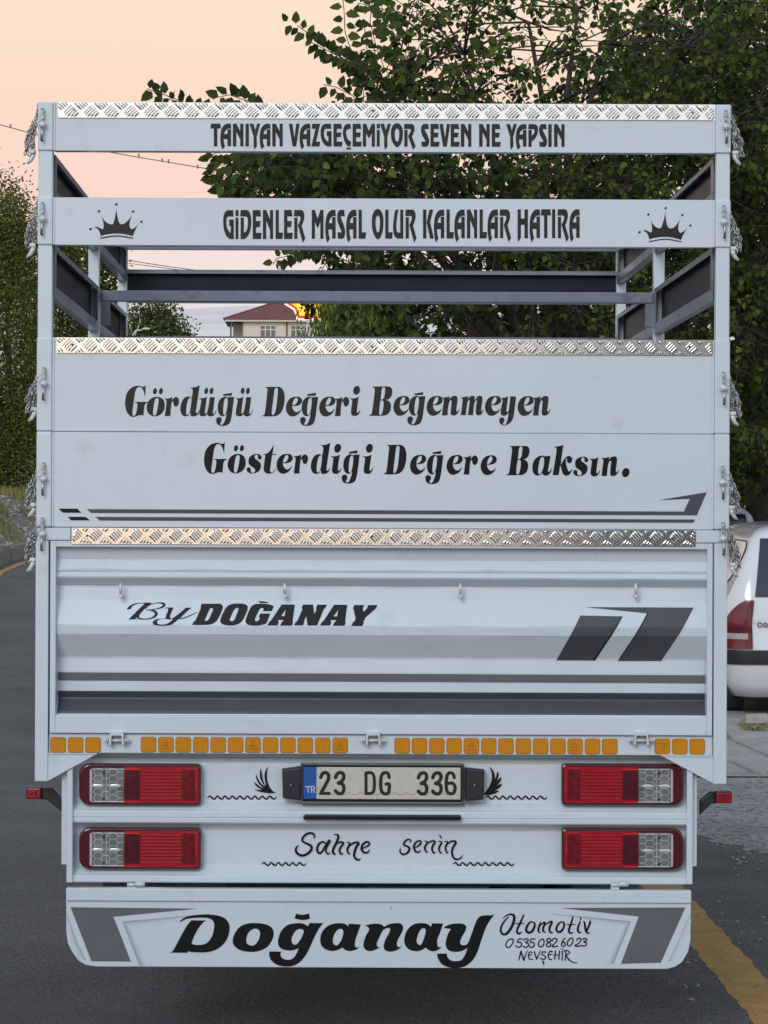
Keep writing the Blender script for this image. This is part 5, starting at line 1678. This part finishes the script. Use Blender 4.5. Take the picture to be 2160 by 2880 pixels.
# ------------------------------------------------------------------ house, sign, hills
DH = 250.0
sH = FPX / DH
def HX(px): return (px - CX) / sH
def HZ(py): return HCAM - (py - CY) / sH
yh = DH - DCAM
house = empty("house", (HX(780), yh, zr(DH)), "cream house with a dark red hipped roof and white framed windows", "house")
def hpart(mb, n, m, parent=house): return mb.build(n, m, parent)
zE, zB = HZ(907), zr(DH) - .5
x0, x1 = HX(647), HX(958)
hpart(MB().box(HX(684), x1, yh, yh + 9, zB, zE), "wall", "house_wall")
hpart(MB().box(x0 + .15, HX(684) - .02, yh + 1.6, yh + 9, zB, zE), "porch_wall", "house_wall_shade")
hpart(MB().box(x0, HX(650), yh, yh + .3, zB, zE), "porch_post", "house_wall")
hpart(MB().box(HX(681), HX(684) - .02, yh - .02, yh + 1.6, zB, zE), "porch_wall", "house_wall")
ex0, ex1, ey0, ey1 = HX(627), HX(975), yh - .65, yh + 9.6
zr0 = HZ(899)
rz = HZ(838)
rx0, rx1, rym = HX(775), HX(840), yh + 4.5
rf = MB().add([(ex0, ey0, zr0), (ex1, ey0, zr0), (ex1, ey1, zr0), (ex0, ey1, zr0), (rx0, rym, rz), (rx1, rym, rz), (ex0, ey0, zr0 - .05), (ex1, ey0, zr0 - .05), (ex1, ey1, zr0 - .05), (ex0, ey1, zr0 - .05)],
              [(0, 1, 5, 4), (1, 2, 5), (2, 3, 4, 5), (3, 0, 4), (6, 9, 8, 7), (0, 6, 7, 1), (1, 7, 8, 2), (2, 8, 9, 3), (3, 9, 6, 0)])
roof = hpart(rf, "roof", "roof_tile")
for a, b in (((ex0, ey0, zr0), (rx0, rym, rz)), ((ex1, ey0, zr0), (rx1, rym, rz)), ((rx0, rym, rz), (rx1, rym, rz))):
    MB().tube([a, b], .09, 6).build("ridge_tile", "roof_tile", roof)
hpart(MB().box(ex0 + .1, ex1 - .1, ey0 + .1, ey0 + .28, zr0 - .24, zr0 - .06), "gutter", "house_trim")
hpart(MB().box(ex0 + .2, ex1 - .2, ey0 + .3, yh - .01, zr0 - .22, zr0 - .12), "soffit", "house_trim")
for px in (804.5, 646.5):
    hpart(MB().tube([(HX(px), yh - .10, zr0 - .2), (HX(px), yh - .10, zB)], .055, 6), "downpipe", "house_pipe")
for fl in range(3):
    dzf = -fl * 2.9
    for (a, b, n) in ((728, 775.5, 3), (814, 861, 3)):
        xa_, xb_ = HX(a), HX(b)
        zt, zb_ = HZ(915) + dzf, HZ(960) + dzf
        if zb_ < zr(DH) + .4: continue
        wn = MB()
        fw = .10
        wn.box(xa_, xb_, yh - .06, yh - .004, zt - fw, zt).box(xa_, xb_, yh - .06, yh - .004, zb_, zb_ + fw)
        for k in range(n + 1):
            xx = xa_ + (xb_ - xa_ - fw) * k / n
            wn.box(xx, xx + fw, yh - .058, yh - .006, zb_ + fw, zt - fw)
        wn.box(xa_ + fw, xb_ - fw, yh - .056, yh - .008, zt - .36 - fw, zt - .36)
        wf = hpart(wn, "window", "house_trim")
        for k in range(n):
            xx = xa_ + (xb_ - xa_ - fw) * k / n
            MB().box(xx + fw, xx + (xb_ - xa_ - fw) / n, yh - .03, yh - .012, zb_ + fw, zt - .36 - fw).build("pane", "window_glass", wf)
            MB().box(xx + fw, xx + (xb_ - xa_ - fw) / n, yh - .03, yh - .012, zt - .36, zt - fw).build("pane", "window_glass", wf)

# scallop shell sign on a pole
DS = 100.0
sS = FPX / DS
sign = empty("fuel_sign", ((868 - CX) / sS, DS - DCAM, zr(DS)), "lit yellow and red shell emblem of a fuel station on a pole", "sign")
cxs, czs = (868 - CX) / sS, HCAM - (900 - CY) / sS
def shell(k, dx=0):
    """scallop outline, base at z=0, unit about one metre half width"""
    pts = [(-.50, 0), (-.54, .22), (-.62, .40), (-.98, .62), (-1.0, .82)]
    n = 9
    for i in range(n + 1):
        a = rad(180 - 12 - (156) * i / n)
        r = 1.02
        x, z = r * math.cos(a), .78 + r * .98 * math.sin(a)
        pts.append((x, z))
        if i < n:
            a2 = rad(180 - 12 - 156 * (i + .5) / n)
            pts.append((1.09 * math.cos(a2), .78 + 1.07 * math.sin(a2)))
    pts += [(1.0, .82), (.98, .62), (.62, .40), (.54, .22), (.50, 0)]
    cx_, cz_ = 0, .85
    return [((x - cx_) * k + cx_, (z - cz_) * k + cz_) for x, z in pts]
yS = DS - DCAM
for nm, m, k, ya in (("sign_case", "sign_white", 1.0, yS), ("sign_band", "sign_red", .93, yS - .02), ("sign_face", "sign_yellow", .80, yS - .035)):
    MB().prism([(cxs + x * .93, czs + z * .93) for x, z in shell(k)], ya, ya + (.30 if nm == "sign_case" else .018)).build(nm, m, sign)
mb = MB()
for i in range(-3, 4):
    mb.tube([(cxs + i * .055, yS - .042, czs + .28), (cxs + i * .15, yS - .042, czs + .85), (cxs + i * .20, yS - .042, czs + 1.45)], .014, 4)
mb.build("sign_rib", "sign_line", sign)
MB().tube([(cxs, yS + .15, zr(DS)), (cxs, yS + .15, czs + .02)], .11, 12).build("sign_pole", "lamp_post", sign)

# pale field on the slope and lilac ridge beyond, air haze put into the colours
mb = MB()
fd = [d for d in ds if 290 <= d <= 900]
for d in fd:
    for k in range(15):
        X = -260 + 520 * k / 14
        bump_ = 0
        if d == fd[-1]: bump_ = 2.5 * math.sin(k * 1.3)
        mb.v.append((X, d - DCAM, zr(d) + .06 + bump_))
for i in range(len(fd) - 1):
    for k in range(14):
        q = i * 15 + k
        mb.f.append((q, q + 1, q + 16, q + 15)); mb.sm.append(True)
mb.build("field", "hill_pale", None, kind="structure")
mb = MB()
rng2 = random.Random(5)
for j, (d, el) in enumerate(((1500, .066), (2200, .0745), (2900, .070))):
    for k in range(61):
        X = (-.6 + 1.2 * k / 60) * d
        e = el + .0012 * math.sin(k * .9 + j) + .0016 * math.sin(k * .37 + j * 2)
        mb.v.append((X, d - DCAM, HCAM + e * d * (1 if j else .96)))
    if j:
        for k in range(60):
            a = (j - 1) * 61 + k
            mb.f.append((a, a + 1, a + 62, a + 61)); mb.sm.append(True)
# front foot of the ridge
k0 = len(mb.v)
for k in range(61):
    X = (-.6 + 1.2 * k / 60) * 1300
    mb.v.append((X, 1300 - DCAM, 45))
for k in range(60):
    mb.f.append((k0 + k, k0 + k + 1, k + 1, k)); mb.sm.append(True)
mb.build("hills", "hill_lilac_haze", None, kind="structure")

# cables
def cable(pts, d, r, label, ticks=()):
    P3 = [((px - CX) / FPX * d, d - DCAM, HCAM - (py - CY) / FPX * d) for px, py in pts]
    t = empty("overhead_cable", P3[0], label, "cable")
    q = MB()
    cv = curve([(p[0], p[2], r, True) for p in P3], False, 4)
    MB().tube([(x, d - DCAM, z) for x, z, _ in cv], r, 5).build("cable_line", "wire", t)
    for (px, py) in ticks:
        x, z = (px - CX) / FPX * d, HCAM - (py - CY) / FPX * d
        MB().box(x - .012, x + .012, d - DCAM - .012, d - DCAM + .012, z - .01, z + .05, .004, 1).build("cable_clip", "wire", t)
cable([(-700, 190), (-200, 300), (74, 376), (283, 426), (450, 455), (642, 485), (1000, 530), (1500, 570)], 42, .0075, "long dark overhead cable with clips sagging across the pink sky",
      [(25, 362), (386, 444), (452, 456), (470, 459), (552, 474)])
cable([(-400, 590), (100, 690), (361, 735), (560, 763), (900, 800)], 110, .018, "faint upper cable seen low between the stakes of the truck")
cable([(-400, 640), (100, 710), (361, 743), (560, 768), (900, 810)], 112, .015, "faint lower cable seen low between the stakes of the truck")

# street lamp far ahead on the left
d = 95.0
s_ = FPX / d
lx, lz = (372 - CX) / s_, HCAM - (940 - CY) / s_
sl_ = empty("street_lamp", (lx, d - DCAM, zr(d)), "pale street lamp with a curved arm seen over the gate board", "street lamp")
def lp(px, py): return ((px - CX) / s_, d - DCAM, HCAM - (py - CY) / s_)
MB().tube([(lx, d - DCAM, zr(d)), lp(372, 985), lp(373, 945), lp(380, 932), lp(398, 930)], [.07, .05, .04, .032, .03], 8).build("pole", "lamp_post", sl_)
MB().tube([lp(372, 965), lp(367, 930), lp(360, 905), lp(352, 893)], .02, 6).tube([lp(372, 960), lp(386, 925), lp(392, 905), lp(391, 898)], .02, 6).build("arm", "lamp_post", sl_)
MB().ball(lp(409, 927), (.15, .09, .045), 12, 8).build("lamp_head", "house_trim", sl_)

# ------------------------------------------------------------------ trees
def leaf_mesh(name, base, tip, nrm, wid, tone, m, parent=None, pointed=True, **kw):
    """two folded halves per leaf, six vertices"""
    base, tip, nrm = np.asarray(base, float), np.asarray(tip, float), np.asarray(nrm, float)
    n = len(base)
    ax = tip - base
    sd = np.cross(ax, nrm)
    sd /= np.maximum(np.linalg.norm(sd, axis=1, keepdims=True), 1e-9)
    up = np.cross(sd, ax)
    up /= np.maximum(np.linalg.norm(up, axis=1, keepdims=True), 1e-9)
    w_ = np.asarray(wid)[:, None]
    V = np.empty((n, 6, 3))
    V[:, 0] = base
    V[:, 1] = base + ax * .28 - sd * w_ * .5 + up * w_ * .16
    V[:, 2] = base + ax * .68 - sd * w_ * .36 + up * w_ * .10
    V[:, 3] = tip
    V[:, 4] = base + ax * .68 + sd * w_ * .36 + up * w_ * .10
    V[:, 5] = base + ax * .28 + sd * w_ * .5 + up * w_ * .16
    me = bpy.data.meshes.new(name)
    me.vertices.add(n * 6)
    me.vertices.foreach_set("co", V.reshape(-1))
    idx = (np.arange(n) * 6)[:, None]
    F = np.concatenate([idx + np.array([0, 3, 2, 1]), idx + np.array([0, 5, 4, 3])], axis=1).reshape(-1)
    me.loops.add(n * 8)
    me.loops.foreach_set("vertex_index", F.astype(np.int32))
    me.polygons.add(n * 2)
    me.polygons.foreach_set("loop_start", (np.arange(n * 2) * 4).astype(np.int32))
    me.polygons.foreach_set("loop_total", np.full(n * 2, 4, np.int32))
    me.update(calc_edges=True)
    at = me.attributes.new("tone", 'FLOAT', 'POINT')
    at.data.foreach_set("value", np.repeat(np.asarray(tone, float), 6))
    me.materials.append(M[m])
    o = bpy.data.objects.new(name, me)
    col.objects.link(o)
    return tag(o, parent=parent, **kw)

class Leaves:
    def __init__(s): s.b, s.t, s.n, s.w, s.k = [], [], [], [], []
    def one(s, p, d, nn, l_, w_, tone):
        s.b.append(p); s.t.append(p + d * l_); s.n.append(nn); s.w.append(w_); s.k.append(tone)
    def shoot(s, p, d, length, nleaf, size, tone, twigs=None, droop=.35):
        """a leafy shoot; leaves alternate to both sides and hang"""
        p = Vector(p); d = Vector(d).normalized()
        side = d.cross(Vector((0, 1, 0)))
        if side.length < .1: side = d.cross(Vector((1, 0, 0)))
        side.normalize()
        pts = [p.copy()]
        st = length / nleaf
        R_ = random.uniform
        for i in range(nleaf):
            d = (d + Vector((R_(-.12, .12), R_(-.12, .12), R_(-.12, .08) - droop * .02))).normalized()
            p = p + d * st
            pts.append(p.copy())
            sg = 1 if i % 2 else -1
            ld = (side * sg * R_(.6, 1.2) + d * R_(.1, .6) + Vector((R_(-.4, .4), R_(-.7, .7), R_(-1.1, .05) - droop))).normalized()
            nn = Vector((R_(-.6, .6), R_(-1, .2), R_(.1, 1))).normalized()
            l_ = size * R_(.6, 1.15)
            s.one(p + ld * .012, ld, nn, l_, l_ * R_(.62, .82), min(1, max(0, tone + R_(-.26, .26) + (.35 if R_(0, 1) > .88 else 0))))
        if twigs is not None: twigs.append(pts)
    def build(s, name, m, parent, **kw):
        return leaf_mesh(name, s.b, s.t, s.n, s.w, s.k, m, parent, **kw)

def tp(px, py, d): return Vector(((px - CX) / FPX * d, d - DCAM, HCAM - (py - CY) / FPX * d))
def inpoly(poly, x, y):
    c = False
    for i in range(len(poly)):
        (x1_, y1_), (x2_, y2_) = poly[i], poly[i - 1]
        if (y1_ > y) != (y2_ > y) and x < (x2_ - x1_) * (y - y1_) / (y2_ - y1_) + x1_: c = not c
    return c
def rpoly(poly):
    xs, ys = [p[0] for p in poly], [p[1] for p in poly]
    while True:
        x, y = random.uniform(min(xs), max(xs)), random.uniform(min(ys), max(ys))
        if inpoly(poly, x, y): return x, y

# the big mulberry ahead on the right, and a denser neighbour behind it
DT = 24.0
random.seed(21)
mul = empty("mulberry_tree", tuple(tp(1560, 0, 25.0)[:2]) + (zr(25.0),), "broad mulberry with dark heart shaped leaves reaching over the truck", "tree")
lv = Leaves()
tw = []
def sparse(poly, n, nl=(9, 20), ln=(.35, .75), size=.095, tone=.25, dr=(23, 26)):
    for _ in range(n):
        x, y = rpoly(poly)
        d = random.uniform(*dr)
        ang = random.uniform(-.2, 3.3) if random.random() < .7 else random.uniform(3.3, 6.1)
        dirv = Vector((-abs(math.cos(ang)) if random.random() < .62 else abs(math.cos(ang)), random.uniform(-.5, .5), math.sin(ang) * .8))
        lv.shoot(tp(x, y, d), dirv, random.uniform(*ln), random.randint(*nl), size, tone + .12 * math.sin(x * .012 + y * .017), tw)
def path_shoot(pts, d, nleaf, size=.105, tone=.2, side=1, rep=1):
    pp = [tp(x, y, d) for x, y in pts]
    tw.append(pp)
    tot = sum((b - a).length for a, b in zip(pp, pp[1:]))
    for i in range(nleaf):
        f = (i + .3) / nleaf * tot
        for a, b in zip(pp, pp[1:]):
            l_ = (b - a).length
            if f <= l_: break
            f -= l_
        p = a + (b - a) * (f / l_)
        dv = (b - a).normalized()
        sg = 1 if i % 2 else -1
        sv = Vector((dv.z, 0, -dv.x)) * sg
        R_ = random.uniform
        ld = (sv * R_(.7, 1.1) + dv * R_(.2, .7) + Vector((0, R_(-.4, .4), R_(-.75, -.15)))).normalized()
        l2 = size * R_(.75, 1.2)
        lv.one(p + ld * .012, ld, Vector((R_(-.4, .4), -1, R_(-.1, .9))).normalized(), l2, l2 * .7, tone + R_(-.15, .15))
# the reaching shoots at the edge
path_shoot([(1120, 300), (1040, 215), (960, 165), (880, 115), (830, 72), (795, 62)], 23.6, 34, .10)
path_shoot([(1090, 270), (1010, 190), (920, 145), (868, 118)], 23.9, 30, .10)
path_shoot([(1060, 200), (1000, 165), (930, 150), (890, 130)], 23.4, 24, .10)
path_shoot([(985, 150), (965, 90), (962, 30), (955, -40)], 23.5, 12, .115, .3)
path_shoot([(1075, 190), (1050, 120), (1035, 60), (1045, -30)], 23.7, 14, .12, .3)
path_shoot([(1080, 290), (1062, 220), (1048, 140), (1035, 85)], 23.4, 12, .10)
path_shoot([(1160, 200), (1120, 120), (1075, 50), (1060, -20)], 24.2, 20, .11, .3)
path_shoot([(1010, 292), (985, 268), (940, 245), (905, 238)], 23.5, 9, .10)
path_shoot([(1000, 210), (975, 215)], 23.5, 3, .10)
path_shoot([(580, 330), (500, 285), (455, 268), (408, 252)], 23.2, 16, .11, .2)
path_shoot([(560, 300), (470, 282), (430, 276)], 23.4, 9, .10, .2)
path_shoot([(760, 330), (680, 282), (640, 268), (605, 276)], 23.2, 14, .11, .2)
path_shoot([(720, 320), (680, 275), (690, 262)], 23.4, 8, .10, .2)
path_shoot([(1000, 470), (850, 440), (720, 425), (600, 432), (585, 450)], 23.6, 56, .095, .2)
path_shoot([(1000, 510), (860, 480), (760, 475), (640, 490), (600, 520)], 23.9, 50, .095, .2)
path_shoot([(900, 500), (780, 500), (690, 500), (610, 540)], 23.4, 40, .095, .2)
path_shoot([(760, 430), (680, 440), (610, 470), (590, 500)], 23.4, 30, .10, .2)
path_shoot([(1000, 560), (880, 540), (760, 545), (700, 540)], 24.0, 42, .095, .2)
path_shoot([(860, 690), (810, 720), (775, 728), (765, 745)], 23.5, 10, .09, .2)
UL = [(1000, 250), (960, 330), (1300, 340), (1320, 200), (1200, 60), (1120, -20), (1060, 40), (1080, 180)]
UM = [(1120, -40), (1500, -60), (1760, 40), (1560, 330), (1250, 330), (1200, 120)]
sparse(UL, 38)
sparse(UM, 80, (10, 24), size=.078)
sparse([(620, 425), (1050, 425), (1050, 560), (780, 555), (690, 540)], 40, tone=.2)
sparse([(840, 400), (1260, 400), (1260, 600), (860, 600)], 70, tone=.2)
DN = [(870, 620), (880, 560), (1050, 430), (1250, 340), (1500, 290), (1720, 190), (1850, 60), (2000, -80), (2330, -80), (2330, 1250), (1900, 1250), (1750, 1050), (1080, 1050), (1060, 880), (980, 800), (900, 730)]
DX = [(1560, 380), (1800, 190), (2040, 60), (2330, 120), (2330, 1350), (1950, 1350), (1500, 1100)]
sparse(DN, 1050, (16, 32), (.35, .8), .074, .22, (23.5, 27))
wood = MB()
for pts in tw:
    if len(pts) > 2: wood.tube(pts[::2] if len(pts) > 5 else pts, .0045, 3, False)
# trunk and limbs
tz = zr(25)
base = Vector((tp(1560, 0, 25).x, 25 - DCAM, tz - .1))
fork = tp(1540, 1180, 25)
wood.tube([base, base + Vector((.05, 0, .6)), fork], [.20, .16, .14], 10)
LT = [(1480, 60, 24.6), (1300, 150, 24.4), (1120, 250, 24.0), (1000, 330, 24.0), (900, 470, 24.0), (1050, 520, 24.2), (860, 640, 24.2), (1700, 120, 25), (1900, 150, 25.5), (2050, 400, 25.6), (2100, 800, 25.6), (1250, 430, 24.5), (1620, 20, 25.0), (1400, 600, 24.2), (1250, 700, 24.4)]
limb_pts = []
for (x, y, d) in LT:
    e = tp(x, y, d)
    mid = fork.lerp(e, .45) + Vector((random.uniform(-.1, .1), random.uniform(-.2, .2), .25))
    m3 = fork.lerp(e, .75) + Vector((random.uniform(-.1, .1), 0, .12))
    cv = [fork, fork.lerp(mid, .5) + Vector((0, 0, .05)), mid, m3, e]
    wood.tube(cv, [.085, .065, .045, .028, .014], 7)
    limb_pts += [mid, m3, e, mid.lerp(m3, .5), m3.lerp(e, .5)]
random.seed(33)
for pts in tw:
    if random.random() < .55:
        q = min(limb_pts, key=lambda c: (c - pts[0]).length)
        if (q - pts[0]).length < 1.6:
            mm = q.lerp(pts[0], .5) + Vector((random.uniform(-.08, .08), random.uniform(-.08, .08), random.uniform(-.02, .14)))
            wood.tube([q, mm, pts[0]], [.013, .009, .005], 4, False)
wood.build("trunk", "bark", mul)
lv.build("crown", "leaf_mulberry", mul)

random.seed(77)
den = empty("roadside_tree", tuple(tp(2120, 0, 29)[:2]) + (zr(29),), "dense dark roadside tree standing behind the parked cars", "tree")
lv = Leaves(); tw = []
sparse(DX, 1000, (14, 28), (.4, .9), .085, .16, (27.6, 30.5))
sparse([(2030, 1000), (2400, 1000), (2400, 1500), (1990, 1500)], 170, (12, 22), (.4, .8), .10, .20, (30.2, 31.5))
sparse([(1640, 60), (1700, -60), (2330, -60), (2330, 330), (1660, 380)], 120, (14, 26), (.4, .9), .09, .42, (26.8, 28))
wood = MB()
for pts in tw[::2]: wood.tube(pts[::3] if len(pts) > 6 else pts, .005, 3, False)
b0 = tp(2120, 0, 29); b0.z = zr(29) - .1
wood.tube([b0, b0 + Vector((.1, 0, 1.2)), tp(2090, 700, 29), tp(2050, 250, 29), tp(1980, 0, 29)], [.22, .18, .13, .08, .03], 10)
for (x, y) in ((1700, 300), (1850, 100), (2250, 350), (2300, 700), (1650, 700)):
    e = tp(x, y, 28.8); s0 = tp(2085, 650, 29)
    wood.tube([s0, s0.lerp(e, .5) + Vector((0, 0, .25)), e], [.09, .05, .02], 7)
wood.build("trunk", "bark", den)
lv.build("crown", "leaf_mulberry", den)

def crown_tree(name, label, px, d, top, bottom, rpx, m, nleaf, size, tone, group=None, clump=.30, narrow=1.0, hang=False, seed=1, shape=1.0):
    random.seed(seed)
    s_ = FPX / d
    c = tp(px, (top + bottom) / 2, d)
    rz_, rx_ = (bottom - top) / 2 / s_, rpx / s_
    gx = c.x
    gz = zg(gx, d)
    t = empty(name, (gx, d - DCAM, gz), label, "tree", group)
    lv = Leaves()
    ncl = int(nleaf / 34)
    cls = []
    for _ in range(ncl):
        a, b = random.uniform(0, 6.283), math.acos(random.uniform(-1, 1))
        r = random.uniform(.55, 1.0) ** .6
        kk = 1 + .16 * math.sin(a * 3 + seed) + .14 * math.sin(b * 5 + seed * 2)
        zz = math.cos(b)
        wf = (1 - max(0, zz) * .45 * shape)
        cls.append(Vector((c.x + rx_ * kk * wf * r * math.sin(b) * math.cos(a), c.y + rx_ * kk * wf * r * math.sin(b) * math.sin(a), c.z + rz_ * r * zz * (1 + .08 * math.sin(a * 4)))))
    R_ = random.uniform
    for q in cls:
        tn = tone + R_(-.25, .25)
        for _ in range(34):
            p = q + Vector((random.gauss(0, clump), random.gauss(0, clump), random.gauss(0, clump * .9)))
            if hang: ld = Vector((R_(-.35, .35), R_(-.35, .35), -1)).normalized()
            else: ld = Vector((R_(-1, 1), R_(-1, 1), R_(-.9, .7))).normalized()
            l_ = size * R_(.6, 1.2)
            lv.one(p, ld, Vector((R_(-1, 1), R_(-1, 1), R_(0, 1))).normalized(), l_, l_ * .55 * narrow, min(1, max(0, tn + R_(-.2, .2))))
    lv.build("crown", m, t)
    wd = MB()
    wd.tube([(c.x, c.y, gz - .1), (c.x + .05, c.y, gz + (c.z - gz) * .5), (c.x, c.y, c.z + rz_ * .3)], [rx_ * .13 + .05, rx_ * .09 + .04, .03], 8)
    for k in range(10):
        e = random.choice(cls)
        s0 = Vector((c.x, c.y, gz + (c.z + rz_ * .3 - gz) * random.uniform(.35, .9)))
        wd.tube([s0, s0.lerp(e, .5) + Vector((0, 0, .1)), e], [.05, .03, .012], 5)
    wd.build("trunk", "bark", t)
    return t
crown_tree("poplar", "tall yellow green poplar standing clear of the truck behind the kerb", 20, 64, 500, 1440, 105, "leaf_olive", 44000, .08, .45, "poplars beyond the kerb", .24, seed=3, shape=.8)
crown_tree("poplar", "yellow green poplar whose crown is half hidden by the truck corner post", 165, 66, 560, 1440, 95, "leaf_olive", 24000, .09, .42, "poplars beyond the kerb", .24, seed=4)
crown_tree("poplar", "poplar seen only through the gaps between the truck side boards", 275, 68, 610, 1440, 72, "leaf_olive", 8000, .13, .40, "poplars beyond the kerb", .24, seed=6)
crown_tree("small_tree", "round dark green tree beside the small street lamp, seen below the cross rail", 430, 130, 855, 1130, 112, "leaf_fine", 13000, .17, .18, None, .36, seed=9, shape=.5)
crown_tree("willow", "feathery light green willow in front of the house and fuel sign", 1022, 72, 745, 1330, 152, "leaf_fine", 24000, .20, .55, None, .30, narrow=.45, hang=True, seed=12, shape=.4)
random.seed(51)
bt = empty("roadside_tree", (6.6, -36, 0), "dark bushy tree mirrored in the lower tread strips of the truck", "tree")
lv = Leaves()
for _ in range(330):
    a, b = random.uniform(0, 6.283), random.uniform(-1, 1)
    r = random.uniform(.5, 1) ** .5
    q = Vector((6.6 + 4.3 * r * math.cos(a) * math.sqrt(1 - b * b), -36 + 2.2 * r * math.sin(a), 3.0 + 2.9 * b * r))
    for _ in range(26):
        p = q + Vector([random.gauss(0, .35) for _ in range(3)])
        ld = Vector((random.uniform(-1, 1), random.uniform(-1, 1), random.uniform(-1, .5))).normalized()
        l_ = random.uniform(.18, .34)
        lv.one(p, ld, Vector((random.uniform(-1, 1), random.uniform(-1, 1), 1)).normalized(), l_, l_ * .7, random.uniform(0, .6))
lv.build("crown", "leaf_mulberry", bt)
MB().tube([(6.6, -36, -.1), (6.7, -36, 1.5), (6.5, -36, 4)], [.25, .2, .06], 10).build("trunk", "bark", bt)
crown_tree("poplar", "yellow green poplar standing alone farther along the bank away from the truck", -520, 60, 600, 1440, 120, "leaf_olive", 6000, .14, .42, "poplars beyond the kerb", .28, seed=18)
crown_tree("roadside_tree", "rounded green tree standing farther right than the parked cars", 3150, 36, 250, 1300, 420, "leaf_mulberry", 9000, .14, .25, None, .30, seed=19, shape=.5)
